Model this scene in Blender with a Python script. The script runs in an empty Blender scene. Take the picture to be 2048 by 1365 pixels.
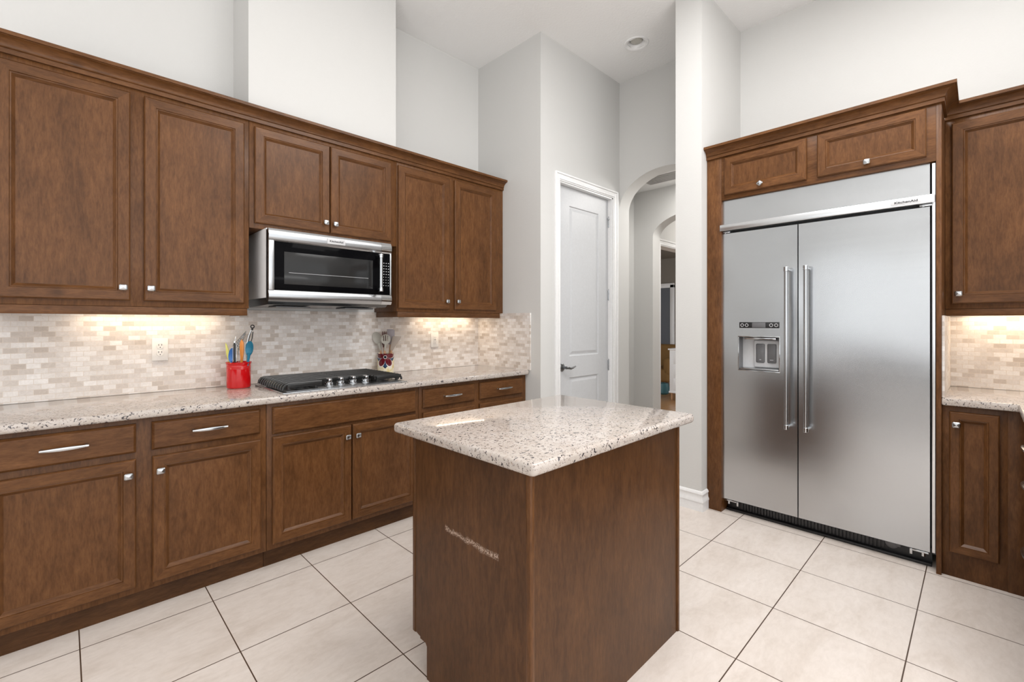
import bpy, bmesh, math, random
from mathutils import Vector, Matrix
R = math.radians
rnd = random.Random(7)
scn = bpy.context.scene
col = scn.collection

# ------------------------------------------------------------------ camera, light, exposure
CAM_H = 1.298
cd = bpy.data.cameras.new('camera'); cam = bpy.data.objects.new('camera', cd); col.objects.link(cam)
cam.location = (0, 0, CAM_H)
cam.rotation_euler = (math.pi / 2, 0, 0.805133 - math.pi / 2)
cd.sensor_width = 36.0; cd.lens = 917.26 / 2048 * 36
cd.shift_x = (1024 - 1007.33) / 2048; cd.shift_y = (645.95 - 682.5) / 2048
cd.clip_start = 0.02
scn.camera = cam
vs = scn.view_settings
vs.view_transform = 'Standard'; vs.look = 'None'; vs.gamma = 1.0; vs.use_curve_mapping = False
vs.exposure = 0.50
w = bpy.data.worlds.new('daylight'); scn.world = w; w.use_nodes = True
w.node_tree.nodes['Background'].inputs[0].default_value = (0.98, 0.99, 1.0, 1)
w.node_tree.nodes['Background'].inputs[1].default_value = 1.5

def area(name, loc, rot, sx, sy, power, color=(1, 1, 1)):
    l = bpy.data.lights.new(name, 'AREA'); l.shape = 'RECTANGLE'; l.size = sx; l.size_y = sy
    l.energy = power; l.color = color
    o = bpy.data.objects.new(name, l); col.objects.link(o); o.location = loc; o.rotation_euler = rot
    return o
WARM = (1.0, 0.80, 0.58)
# area lights added for brightness: uplights, overhead kitchen fills, hall fills
area('added_uplight', (0.4, -2.7, 1.0), (math.pi, 0, 0), 3.0, 2.4, 80, (1, 0.995, 0.99))  # added upward fill that brightens the ceiling, no real source
area('added_uplight_far', (-2.4, -0.9, 1.0), (math.pi, 0, 0), 2.4, 3.0, 85, (1, 0.995, 0.99))  # second added uplight, evens out the walls
area('added_kitchen_fill', (2.2, -0.4, 3.60), (0, 0, 0), 1.8, 1.6, 38, (1, 0.985, 0.97))  # invented overhead fill for the right-hand floor and cabinets
area('added_aisle_fill', (1.85, 0.75, 3.60), (0, 0, 0), 1.4, 0.66, 27, (1, 0.985, 0.97))  # added overhead fill for the floor between island and cabinets
area('added_corridor_fill', (5.55, 1.85, 2.725), (0, 0, 0), 0.4, 0.4, 8, (1, 0.95, 0.88))  # added fill for the corridor, no lamp known there
area('added_vestibule_fill', (4.33, 1.75, 2.725), (0, 0, 0), 0.25, 0.25, 9, (1, 0.97, 0.93))  # added fill that lifts the hall walls

# ------------------------------------------------------------------ geometry constants (metres)
YW, XP, YP, XA, ZC = 3.186, 2.74, 2.426, 3.890, 3.618   # left wall, pantry side, pantry front, arch wall, ceiling
XB = 3.90                                                # wall behind the refrigerator
PIER_X, PIER_Y0, PIER_Y1 = 3.165, 1.33, 1.515
CT = 0.914

# ------------------------------------------------------------------ node helpers
def mat(name):
    m = bpy.data.materials.new(name); m.use_nodes = True
    return m, m.node_tree, m.node_tree.nodes['Principled BSDF']
def nd(t, typ, **kw):
    n = t.nodes.new(typ)
    for k, v in kw.items(): setattr(n, k, v)
    return n
def lk(t, a, b): t.links.new(a, b)
def mth(t, op, a, b=None, c=None):
    n = nd(t, 'ShaderNodeMath', operation=op)
    for i, v in enumerate((a, b, c)):
        if v is None: continue
        if hasattr(v, 'links'): lk(t, v, n.inputs[i])
        else: n.inputs[i].default_value = v
    return n.outputs[0]
def ramp(t, fac, stops, interp='LINEAR'):
    n = nd(t, 'ShaderNodeValToRGB'); n.color_ramp.interpolation = interp
    e = n.color_ramp.elements
    while len(e) < len(stops): e.new(0.5)
    for x, (p, c) in zip(e, stops):
        x.position = p; x.color = (*c, 1) if len(c) == 3 else c
    lk(t, fac, n.inputs[0]); return n.outputs[0]
def mixc(t, fac, a, b, mode='MIX'):
    n = nd(t, 'ShaderNodeMix', data_type='RGBA', blend_type=mode)
    for i, v in ((0, fac), (6, a), (7, b)):
        if hasattr(v, 'links'): lk(t, v, n.inputs[i])
        else: n.inputs[i].default_value = v if i == 0 else (*v, 1)
    return n.outputs[2]
def coord(t, scale=(1, 1, 1), loc=(0, 0, 0), rnd_off=False):
    tc = nd(t, 'ShaderNodeTexCoord'); mp = nd(t, 'ShaderNodeMapping')
    mp.inputs['Scale'].default_value = scale; mp.inputs['Location'].default_value = loc
    src = tc.outputs['Object']
    if rnd_off:
        oi = nd(t, 'ShaderNodeObjectInfo')
        v = nd(t, 'ShaderNodeVectorMath', operation='MULTIPLY_ADD')
        cb = nd(t, 'ShaderNodeCombineXYZ')
        for i in range(3): lk(t, oi.outputs['Random'], cb.inputs[i])
        lk(t, cb.outputs[0], v.inputs[0]); v.inputs[1].default_value = (7.3, 5.1, 9.7); lk(t, src, v.inputs[2]); src = v.outputs[0]
    lk(t, src, mp.inputs[0]); return mp.outputs[0]
def noise(t, vec, scale, detail=4, rough=0.5, dist=0.0):
    n = nd(t, 'ShaderNodeTexNoise'); lk(t, vec, n.inputs['Vector'])
    n.inputs['Scale'].default_value = scale; n.inputs['Detail'].default_value = detail
    n.inputs['Roughness'].default_value = rough; n.inputs['Distortion'].default_value = dist
    return n.outputs['Fac']
def bump(t, p, h, strength, dist=0.01):
    b = nd(t, 'ShaderNodeBump'); b.inputs['Strength'].default_value = strength; b.inputs['Distance'].default_value = dist
    lk(t, h, b.inputs['Height']); lk(t, b.outputs[0], p.inputs['Normal'])
def plain(name, c, rough=0.5, metal=0.0, spec=0.5, coat=0.0):
    m, t, p = mat(name)
    v = coord(t); n = noise(t, v, 60, 2)
    lk(t, mixc(t, n, tuple(x * 0.94 for x in c), tuple(min(1, x * 1.05) for x in c)), p.inputs['Base Color'])
    p.inputs['Roughness'].default_value = rough; p.inputs['Metallic'].default_value = metal
    p.inputs['Specular IOR Level'].default_value = spec; p.inputs['Coat Weight'].default_value = coat
    return m

# ------------------------------------------------------------------ materials
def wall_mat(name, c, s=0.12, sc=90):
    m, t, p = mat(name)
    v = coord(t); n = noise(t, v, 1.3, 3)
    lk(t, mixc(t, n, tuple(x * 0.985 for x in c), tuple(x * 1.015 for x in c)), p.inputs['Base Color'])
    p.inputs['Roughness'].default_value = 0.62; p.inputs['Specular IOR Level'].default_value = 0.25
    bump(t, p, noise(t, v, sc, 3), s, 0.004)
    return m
M_WALL = wall_mat('wall_paint', (0.60, 0.597, 0.583))
M_CEIL = wall_mat('ceiling_texture', (0.82, 0.82, 0.815), 0.35, 55)
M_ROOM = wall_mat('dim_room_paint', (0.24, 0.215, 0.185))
M_TRIM = plain('white_trim_enamel', (0.80, 0.80, 0.80), 0.32)
M_DOOR = plain('door_enamel', (0.54, 0.55, 0.565), 0.4)

def wood(axis, dark=1.0, scuff=False, name=None):
    m, t, p = mat(name or 'stained_maple_' + axis)
    k = 0.2
    sc = {'x': (k, 1, 1), 'y': (1, k, 1), 'z': (1, 1, k)}[axis]
    v = coord(t, sc, rnd_off=True)
    g = noise(t, v, 60, 6, 0.62, 0.5)
    v2 = coord(t, tuple(max(s, 0.45) for s in sc), rnd_off=True)
    b = noise(t, v2, 5.5, 4, 0.6, 0.8)
    fine = noise(t, v, 190, 3, 0.6)
    c = ramp(t, g, [(0.25, (0.078 * dark, 0.0300 * dark, 0.0088 * dark)), (0.75, (0.150 * dark, 0.0655 * dark, 0.0235 * dark))])
    bl = ramp(t, b, [(0.3, (0.72, 0.69, 0.66)), (0.68, (1.22, 1.21, 1.20))])
    c = mixc(t, 0.85, c, bl, 'MULTIPLY')
    f2 = ramp(t, fine, [(0.34, (0.72, 0.70, 0.68)), (0.58, (1.03, 1.03, 1.03))])
    c = mixc(t, 0.7, c, f2, 'MULTIPLY')
    # few darker knots
    vo = nd(t, 'ShaderNodeTexVoronoi'); lk(t, coord(t, (1, 1, 0.55) if axis == 'z' else (1, 1, 1), rnd_off=True), vo.inputs['Vector']); vo.inputs['Scale'].default_value = 3.4
    wv = mth(t, 'ADD', vo.outputs['Distance'], mth(t, 'MULTIPLY', noise(t, v2, 30, 3), 0.10))
    kn = ramp(t, wv, [(0.075, (0.45, 0.42, 0.4)), (0.15, (1, 1, 1))])
    c = mixc(t, 0.55, c, kn, 'MULTIPLY')
    if scuff:
        tc = nd(t, 'ShaderNodeTexCoord'); sp = nd(t, 'ShaderNodeSeparateXYZ'); lk(t, tc.outputs['Object'], sp.inputs[0])
        # scraped streak across the end panel: from (y=.395,z=.588) down to (y=.155,z=.578) in the island's own frame
        yy = sp.outputs['Y']; zz = sp.outputs['Z']
        line = mth(t, 'ADD', 0.5755, mth(t, 'MULTIPLY', yy, 0.03))
        dd = mth(t, 'ABSOLUTE', mth(t, 'ADD', mth(t, 'SUBTRACT', zz, line), mth(t, 'MULTIPLY', mth(t, 'SUBTRACT', noise(t, coord(t), 26, 3), 0.5), 0.03)))
        near = mth(t, 'SUBTRACT', 1.0, mth(t, 'DIVIDE', dd, 0.011)); near = mth(t, 'MAXIMUM', near, 0.0)
        ra = mth(t, 'MULTIPLY', mth(t, 'LESS_THAN', yy, 0.40), mth(t, 'GREATER_THAN', yy, 0.13))
        nz = noise(t, coord(t, (1, 1.0, 2.2)), 120, 4, 0.7)
        nz = ramp(t, nz, [(0.44, (0, 0, 0)), (0.58, (1, 1, 1))])
        sepn = nd(t, 'ShaderNodeSeparateColor'); lk(t, nz, sepn.inputs[0])
        mk = mth(t, 'MULTIPLY', mth(t, 'MULTIPLY', near, ra), sepn.outputs[0])
        c = mixc(t, mk, c, (0.55, 0.42, 0.34))
    lk(t, c, p.inputs['Base Color'])
    p.inputs['Roughness'].default_value = 0.36; p.inputs['Specular IOR Level'].default_value = 0.20; p.inputs['Coat Weight'].default_value = 0.06; p.inputs['Coat Roughness'].default_value = 0.22
    bump(t, p, fine, 0.05, 0.002)
    return m
WZ, WX, WY = wood('z'), wood('x'), wood('y')
WI = wood('z', 0.68, True, 'stained_maple_scuffed')
WI2 = wood('z', 0.68, False, 'stained_maple_island')
WT = wood('x', 0.62, False, 'stained_maple_toe')
WEND = wood('z', 0.95, False, 'stained_maple_edge')

def granite():
    m, t, p = mat('speckled_granite')
    v = coord(t)
    base = ramp(t, noise(t, v, 18, 5, 0.6), [(0.3, (0.45, 0.395, 0.35)), (0.7, (0.52, 0.47, 0.435))])
    fl = noise(t, coord(t, (1, 1, 1), (3, 1, 2)), 75, 4, 0.65, 0.4)
    base = mixc(t, ramp(t, fl, [(0.55, (0, 0, 0)), (0.68, (0.75, 0.75, 0.75))]), base, (0.42, 0.34, 0.29))
    s1 = noise(t, coord(t, (1.0, 1.5, 1.2), (5, 7, 1)), 74, 3, 0.5, 0.9)
    s2 = noise(t, coord(t, (1.5, 1.0, 1.3), (1, 2, 9)), 110, 2, 0.5, 0.6)
    k1 = ramp(t, s1, [(0.612, (0, 0, 0)), (0.632, (1, 1, 1))])
    k2 = ramp(t, s2, [(0.615, (0, 0, 0)), (0.66, (0.8, 0.8, 0.8))])
    c = mixc(t, k2, base, (0.16, 0.12, 0.10))
    c = mixc(t, k1, c, (0.045, 0.04, 0.045))
    lk(t, c, p.inputs['Base Color']); p.inputs['Roughness'].default_value = 0.07; p.inputs['Specular IOR Level'].default_value = 0.55
    return m
M_GRAN = granite()

def floor_tile():
    m, t, p = mat('cream_floor_tile')
    v = coord(t, (1, 1, 1), (-0.049, -2.479, 0))
    br = nd(t, 'ShaderNodeTexBrick', offset=0.0, squash=1.0); lk(t, v, br.inputs['Vector'])
    br.inputs['Scale'].default_value = 1; br.inputs['Brick Width'].default_value = 0.456; br.inputs['Row Height'].default_value = 0.456
    br.inputs['Mortar Size'].default_value = 0.0023; br.inputs['Mortar Smooth'].default_value = 0.1; br.inputs['Bias'].default_value = 0
    br.inputs['Color1'].default_value = (0.0, 0, 0, 1); br.inputs['Color2'].default_value = (1, 1, 1, 1); br.inputs['Mortar'].default_value = (0.5, 0.5, 0.5, 1)
    vv = coord(t, (1, 2.2, 1))
    n1 = noise(t, vv, 3.2, 6, 0.62, 1.0); n2 = noise(t, vv, 22, 5, 0.7, 0.6)
    c = ramp(t, n1, [(0.25, (0.60, 0.53, 0.475)), (0.5, (0.68, 0.615, 0.565)), (0.75, (0.72, 0.66, 0.615))])
    c = mixc(t, 0.6, c, ramp(t, n2, [(0.3, (0.88, 0.865, 0.85)), (0.62, (1.03, 1.03, 1.03))]), 'MULTIPLY')
    c = mixc(t, 0.5, c, ramp(t, br.outputs['Color'], [(0, (0.95, 0.94, 0.93)), (1, (1.04, 1.04, 1.04))]), 'MULTIPLY')
    c = mixc(t, br.outputs['Fac'], c, (0.075, 0.043, 0.026))
    lk(t, c, p.inputs['Base Color'])
    p.inputs['Roughness'].default_value = 0.33; p.inputs['Specular IOR Level'].default_value = 0.4
    bump(t, p, mth(t, 'SUBTRACT', 1.0, br.outputs['Fac']), 0.5, 0.002)
    return m
M_FLOOR = floor_tile()

def mosaic(name, axis, warm=0.0):
    m, t, p = mat(name)
    tc = nd(t, 'ShaderNodeTexCoord'); sp = nd(t, 'ShaderNodeSeparateXYZ'); cb = nd(t, 'ShaderNodeCombineXYZ')
    lk(t, tc.outputs['Object'], sp.inputs[0]); lk(t, sp.outputs['X' if axis == 'x' else 'Y'], cb.inputs[0]); lk(t, sp.outputs['Z'], cb.inputs[1])
    br = nd(t, 'ShaderNodeTexBrick', offset=0.5, squash=1.0); lk(t, cb.outputs[0], br.inputs['Vector'])
    br.inputs['Scale'].default_value = 1; br.inputs['Brick Width'].default_value = 0.0508; br.inputs['Row Height'].default_value = 0.0256
    br.inputs['Mortar Size'].default_value = 0.0011; br.inputs['Mortar Smooth'].default_value = 0.15; br.inputs['Bias'].default_value = 0
    br.inputs['Color1'].default_value = (0, 0, 0, 1); br.inputs['Color2'].default_value = (1, 1, 1, 1); br.inputs['Mortar'].default_value = (0.5, 0.5, 0.5, 1)
    c = ramp(t, br.outputs['Color'], [(0.0, (0.49, 0.425, 0.375)), (0.12, (0.56, 0.50, 0.455)), (0.36, (0.64, 0.59, 0.555)), (0.7, (0.71, 0.67, 0.64)), (1.0, (0.78, 0.75, 0.73))])
    n = noise(t, tc.outputs['Object'], 55, 5, 0.65, 1.2)
    c = mixc(t, 0.7, c, ramp(t, n, [(0.3, (0.86, 0.845, 0.83)), (0.65, (1.06, 1.06, 1.06))]), 'MULTIPLY')
    c = mixc(t, br.outputs['Fac'], c, (0.66, 0.58, 0.51))
    lk(t, c, p.inputs['Base Color']); p.inputs['Roughness'].default_value = 0.42
    bump(t, p, mth(t, 'SUBTRACT', 1.0, br.outputs['Fac']), 0.55, 0.0022)
    return m
M_TILEX, M_TILEY = mosaic('marble_mosaic_x', 'x'), mosaic('marble_mosaic_y', 'y')

def steel(name, c=0.60, rough=0.27, stretch=(1, 1, 1), wave=0.0, bs=0.004):
    m, t, p = mat(name)
    n = noise(t, coord(t, stretch), 60, 2, 0.5)
    lk(t, ramp(t, n, [(0.3, (c * 0.955, c * 0.985, c * 1.015)), (0.7, (c * 0.98, c * 1.01, c * 1.04))]), p.inputs['Base Color'])
    p.inputs['Metallic'].default_value = 1.0
    lk(t, mth(t, 'ADD', rough - 0.01, mth(t, 'MULTIPLY', n, 0.02)), p.inputs['Roughness'])
    h = mth(t, 'MULTIPLY', n, bs)
    if wave:
        h = mth(t, 'MULTIPLY', noise(t, coord(t, (1, 0.45, 1.5)), 1.6, 2), wave)
    if bs or wave: bump(t, p, h, 0.5, 0.02)
    return m
M_FRIDGE = steel('brushed_steel_door', 0.55, 0.24, (1, 0.02, 1.6), 0.0, 0.0)
M_STEEL = steel('brushed_steel', 0.46, 0.24, (0.03, 1, 1))
M_CHROME = steel('polished_chrome', 0.58, 0.10)
M_NICKEL = steel('satin_nickel', 0.52, 0.2)
M_DARKMETAL = steel('dark_pewter', 0.22, 0.22)
M_BLACK = plain('black_plastic', (0.012, 0.012, 0.013), 0.35)
M_BLKGLASS = plain('black_glass', (0.003, 0.003, 0.0035), 0.06, 0, 0.16)
for _m in (M_BLKGLASS,): _m.node_tree.nodes['Principled BSDF'].inputs['IOR'].default_value = 1.18
M_WINDOW = plain('smoked_oven_glass', (0.020, 0.020, 0.020), 0.12, 0, 0.22)
M_IRON = plain('cast_iron', (0.014, 0.0135, 0.013), 0.30, 0, 0.5)
M_GREY = plain('grey_plastic', (0.13, 0.13, 0.135), 0.3)
M_LGREY = plain('light_grey_plastic', (0.55, 0.55, 0.56), 0.3)
M_WHITEP = plain('white_plastic', (0.76, 0.73, 0.69), 0.3)
M_INK = plain('dark_ink', (0.02, 0.02, 0.022), 0.4)
M_PRINT = plain('pale_print', (0.6, 0.6, 0.62), 0.5)
M_RED = plain('red_glaze', (0.50, 0.004, 0.006), 0.12, 0, 0.5, 0.2)
M_GAP = plain('black_gap_rubber', (0.01, 0.01, 0.011), 0.6)  # near-black rubber in the appliance seams
def emit(name, c, s):
    m, t, p = mat(name)
    p.inputs['Base Color'].default_value = (*c, 1); p.inputs['Emission Color'].default_value = (*c, 1); p.inputs['Emission Strength'].default_value = s
    return m
M_LED = emit('warm_led', (1.0, 0.82, 0.60), 22.0)

# ------------------------------------------------------------------ mesh helpers
ORG = {}
class G:
    """collects shapes in world coordinates"""
    def __init__(s): s.bm = bmesh.new()
    def _add(s, b, mi=0):
        for f in b.faces: f.material_index = mi
        me = bpy.data.meshes.new('t'); b.to_mesh(me); b.free(); s.bm.from_mesh(me); bpy.data.meshes.remove(me); return s
    def box(s, x0, x1, y0, y1, z0, z1, bev=0.0, mi=0, seg=2):
        b = bmesh.new(); bmesh.ops.create_cube(b, size=1)
        for v in b.verts:
            v.co = Vector((x0 if v.co.x < 0 else x1, y0 if v.co.y < 0 else y1, z0 if v.co.z < 0 else z1))
        if bev: bmesh.ops.bevel(b, geom=list(b.edges), offset=bev, segments=seg, affect='EDGES', profile=0.5)
        bmesh.ops.recalc_face_normals(b, faces=b.faces)
        return s._add(b, mi)
    def rings(s, rs, caps=(True, True), mi=0):
        b = bmesh.new(); V = [[b.verts.new(p) for p in r] for r in rs]; n = len(rs[0])
        for a, c in zip(V, V[1:]):
            for i in range(n):
                j = (i + 1) % n; b.faces.new((a[i], a[j], c[j], c[i]))
        if caps[0]: b.faces.new(V[0][::-1])
        if caps[1]: b.faces.new(V[-1])
        bmesh.ops.recalc_face_normals(b, faces=b.faces)
        return s._add(b, mi)
    def tube(s, pts, rad, seg=12, mi=0, flat=1.0, up=None):
        pts = [Vector(p) for p in pts]
        if not hasattr(rad, '__len__'): rad = [rad] * len(pts)
        rs = []; prev = Vector(up) if up else None
        for i, p in enumerate(pts):
            d = (pts[min(i + 1, len(pts) - 1)] - pts[max(i - 1, 0)]).normalized()
            if prev is None:
                prev = Vector((0, 0, 1)) if abs(d.z) < 0.9 else Vector((1, 0, 0))
            n = (prev - d * prev.dot(d)).normalized(); prev = n; bi = d.cross(n)
            rs.append([p + (n * math.cos(2 * math.pi * k / seg) * flat + bi * math.sin(2 * math.pi * k / seg)) * rad[i] for k in range(seg)])
        return s.rings(rs, mi=mi)
    def lathe(s, c, prof, axis=(0, 0, 1), seg=32, mi=0, caps=(True, True)):
        ax = Vector(axis).normalized(); q = Vector((1, 0, 0)) if abs(ax.x) < 0.9 else Vector((0, 1, 0))
        u = ax.cross(q).normalized(); v = ax.cross(u); c = Vector(c)
        rs = [[c + ax * h + (u * math.cos(2 * math.pi * k / seg) + v * math.sin(2 * math.pi * k / seg)) * max(r, 1e-5) for k in range(seg)] for r, h in prof]
        return s.rings(rs, caps, mi)
    def prism(s, pts, ext, mi=0, bev=0.0):
        """pts: 3D outline, ext: extrusion vector"""
        b = bmesh.new(); e = Vector(ext)
        f = b.faces.new([b.verts.new(p) for p in pts])
        r = bmesh.ops.extrude_face_region(b, geom=[f])
        bmesh.ops.translate(b, vec=e, verts=[x for x in r['geom'] if isinstance(x, bmesh.types.BMVert)])
        if bev:
            bmesh.ops.bevel(b, geom=list(b.edges), offset=bev, segments=2, affect='EDGES', profile=0.5)
        bmesh.ops.recalc_face_normals(b, faces=b.faces)
        return s._add(b, mi)
    def make(s, name, m, parent=None, smooth=32, loc=None):
        me = bpy.data.meshes.new(name)
        off = Vector(loc) if loc else (ORG[parent.name] if parent else Vector((0, 0, 0)))
        for v in s.bm.verts: v.co -= off
        s.bm.to_mesh(me); s.bm.free()
        for x in (m if isinstance(m, (list, tuple)) else [m]): me.materials.append(x)
        if smooth:
            me.polygons.foreach_set('use_smooth', [True] * len(me.polygons))
            me.set_sharp_from_angle(angle=R(smooth))
        o = bpy.data.objects.new(name, me); col.objects.link(o)
        if parent: o.parent = parent
        else: o.location = off
        ORG[o.name] = off.copy()
        return o

def tag(o, label, cat, group=None, kind=None):
    if label: o['label'] = label
    if cat: o['category'] = cat
    if group: o['group'] = group
    if kind: o['kind'] = kind
    return o
def thing(name, loc, label, cat, group=None, kind=None):
    o = bpy.data.objects.new(name, None); col.objects.link(o); o.location = loc; o.empty_display_size = 0.05
    ORG[o.name] = Vector(loc)
    return tag(o, label, cat, group, kind)
def struct(g, name, m, **kw):
    o = g.make(name, m, **kw); o['kind'] = 'structure'; return o

class Fr:
    """a vertical working plane; u is the real X (left wall) or Y (other walls) coordinate, d sticks out of it"""
    def __init__(s, axis, pos, sgn=-1): s.axis, s.pos, s.sgn = axis, pos, sgn
    def P(s, u, z, d=0.0):
        return Vector((u, s.pos + s.sgn * d, z)) if s.axis == 'x' else Vector((s.pos + s.sgn * d, u, z))
    def n(s): return Vector((0, s.sgn, 0)) if s.axis == 'x' else Vector((s.sgn, 0, 0))
    def box(s, g, u0, u1, z0, z1, d0, d1, bev=0.0, mi=0):
        a, b = s.P(u0, z0, d0), s.P(u1, z1, d1)
        g.box(min(a.x, b.x), max(a.x, b.x), min(a.y, b.y), max(a.y, b.y), z0, z1, bev, mi); return g

def panel_bm(fr, u0, u1, z0, z1, prof):
    """nested rectangles stepped in depth: prof = [(inset, depth)...]; slot 0 vertical grain, slot 1 horizontal grain"""
    g = G(); b = bmesh.new(); u0, u1 = min(u0, u1), max(u0, u1)
    V = [[b.verts.new(fr.P(*c, d)) for c in ((u0 + i, z0 + i), (u1 - i, z0 + i), (u1 - i, z1 - i), (u0 + i, z1 - i))] for i, d in prof]
    for a, c in zip(V, V[1:]):
        for k in range(4):
            f = b.faces.new((a[k], a[(k + 1) % 4], c[(k + 1) % 4], c[k])); f.material_index = 1 if k in (0, 2) else 0
    b.faces.new(V[0][::-1]); b.faces.new(V[-1])
    bmesh.ops.recalc_face_normals(b, faces=b.faces)
    me = bpy.data.meshes.new('t'); b.to_mesh(me); b.free(); g.bm.from_mesh(me); bpy.data.meshes.remove(me)
    return g
def P_FLAT(fw, t=0.02):
    return [(0, 0.001), (0, t - 0.006), (0.004, t - 0.001), (0.006, t), (fw - 0.020, t), (fw - 0.019, t - 0.003), (fw - 0.0165, t - 0.0022), (fw - 0.0135, t - 0.0030),
            (fw - 0.012, t - 0.0048), (fw - 0.003, t - 0.0125), (fw - 0.002, t - 0.0138), (fw, t - 0.0138)]
P_SLAB = [(0, 0.001), (0, 0.010), (0.003, 0.014), (0.008, 0.019), (0.010, 0.020)]
def hgrain(fr): return WX if fr.axis == 'x' else WY

def door(parent, fr, u0, u1, z0, z1, fw=0.066, label=None):
    o = panel_bm(fr, u0, u1, z0, z1, P_FLAT(fw)).make('door', [WZ, hgrain(fr)], parent, smooth=12)
    if label: o['label'] = label
    return o
def drawer(parent, fr, u0, u1, z0, z1, name='drawer'):
    return panel_bm(fr, u0, u1, z0, z1, P_SLAB).make(name, [hgrain(fr), hgrain(fr)], parent, smooth=12)
def knob(parent, fr, u, z, d0=0.02, rot=0.0, s=0.0158):
    g = G(); c, sn = math.cos(rot), math.sin(rot)
    def sq(h, d, ch):
        r = []
        for x, y in ((h, h - ch), (h - ch, h), (-h + ch, h), (-h, h - ch), (-h, -h + ch), (-h + ch, -h), (h - ch, -h), (h, -h + ch)):
            r.append(fr.P(u + x * c - y * sn, z + (x * sn + y * c) * 0.92, d))
        return r
    g.rings([sq(0.007, d0, 0.003), sq(0.006, d0 + 0.010, 0.003), sq(s * 0.80, d0 + 0.013, 0.004), sq(s, d0 + 0.0165, 0.0045), sq(s * 0.97, d0 + 0.020, 0.0045),
             sq(s * 0.74, d0 + 0.0235, 0.003), sq(0.0006, d0 + 0.027, 0.0002)])
    return g.make('knob', M_NICKEL, parent, smooth=18)
def pull(parent, fr, u, z, length=0.138, d0=0.02):
    g = G(); n = 14; rs = []
    for i in range(n + 1):
        k = i / n; a = math.sin(math.pi * k); uu = u + (k - 0.5) * length
        hw = 0.0042 + 0.0040 * a; d = d0 + 0.022 + 0.007 * a; t = 0.0045
        rs.append([fr.P(uu, z - hw, d - t), fr.P(uu, z + hw, d - t), fr.P(uu, z + hw * 0.8, d + t * 0.6), fr.P(uu, z, d + t), fr.P(uu, z - hw * 0.8, d + t * 0.6)])
    g.rings(rs)
    for sg in (-1, 1):
        c = fr.P(u + sg * (length / 2 - 0.006), z, d0 - 0.001)
        g.lathe(c, [(0.0065, 0), (0.0065, 0.003), (0.0045, 0.006), (0.0042, 0.022), (0.0045, 0.024)], fr.n(), 12)
    return g.make('handle', M_NICKEL, parent, smooth=40)

def text_geo(s, size, fr, u, z, d, ext=0.0006, sx=1.0, flip=False):
    c = bpy.data.curves.new('t', 'FONT'); c.body = s; c.size = size; c.extrude = ext; c.align_x = 'CENTER'; c.align_y = 'CENTER'; c.offset = size * 0.02
    o = bpy.data.objects.new('t', c); col.objects.link(o)
    dg = bpy.context.evaluated_depsgraph_get(); dg.update(); e = o.evaluated_get(dg); me = e.to_mesh()
    g = G(); g.bm.from_mesh(me); e.to_mesh_clear(); bpy.data.objects.remove(o); bpy.data.curves.remove(c)
    k = -1 if flip else 1
    for v in g.bm.verts:
        v.co = fr.P(u + k * v.co.x * sx, z + v.co.y, d + v.co.z)
    bmesh.ops.recalc_face_normals(g.bm, faces=g.bm.faces)
    return g

# ------------------------------------------------------------------ room shell
g = G(); g.box(-5.0, 4.86, -5.0, 2.56, -0.10, 0.0); g.box(-5.0, 2.9, 2.56, 3.30, -0.10, 0.0); struct(g, 'floor', M_FLOOR)
lx, ly, lh = 3.432, 1.98, 0.066
g = G(); g.box(-4.72, lx - lh, -4.2, 3.30, ZC, ZC + 0.12); g.box(lx + lh, 4.07, -4.2, 3.30, ZC, ZC + 0.12)
g.box(lx - lh, lx + lh, -4.2, ly - lh, ZC, ZC + 0.12); g.box(lx - lh, lx + lh, ly + lh, 3.30, ZC, ZC + 0.12); g.box(lx - lh, lx + lh, ly - lh, ly + lh, ZC + 0.10, ZC + 0.12); struct(g, 'ceiling', M_CEIL)
g = G(); g.box(-4.6, XP + 0.06, YW, YW + 0.12, 0, ZC); struct(g, 'wall_left', M_WALL)
g = G(); g.box(0.757, 1.70, 2.87, YW, 2.46, ZC); struct(g, 'wall_chase', M_WALL)
DX0, DX1, DZ = 2.976, 3.772, 2.482
g = G(); g.box(XP, XP + 0.12, YP + 0.12, YW, 0, ZC)
g.box(XP, DX0, YP, YP + 0.12, 0, ZC); g.box(DX1, XA, YP, YP + 0.12, 0, ZC); g.box(DX0, DX1, YP, YP + 0.12, DZ, ZC)
struct(g, 'wall_pantry', M_WALL)
def arch_wall(x0, x1, ya, yb, zt, o0, o1, spring, rise, name):
    pts = [(yb, 0), (yb, zt), (ya, zt), (ya, 0), (o0, 0), (o0, spring)]
    c, h = (o0 + o1) / 2, (o1 - o0) / 2
    for k in range(1, 40):
        a = math.pi * k / 40; pts.append((c - h * math.cos(a), spring + rise * math.sin(a)))
    pts += [(o1, spring), (o1, 0)]
    g = G(); g.prism([(x0, y, z) for y, z in pts], (x1 - x0, 0, 0))
    return struct(g, name, M_WALL, smooth=20)
arch_wall(XA, XA + 0.172, PIER_Y0, YP + 0.26, ZC, 1.533, YP, 2.395, 0.312, 'wall_arch')
g = G(); g.box(PIER_X, XA, PIER_Y0, PIER_Y1, 0, ZC); struct(g, 'wall_pier', M_WALL)
g = G(); g.box(XB, XB + 0.12, -0.90, PIER_Y0, 0, ZC); struct(g, 'wall_back', M_WALL)
g = G(); g.box(2.55, XB, -0.90, -0.78, 0, ZC); struct(g, 'wall_right', M_WALL)
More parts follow.
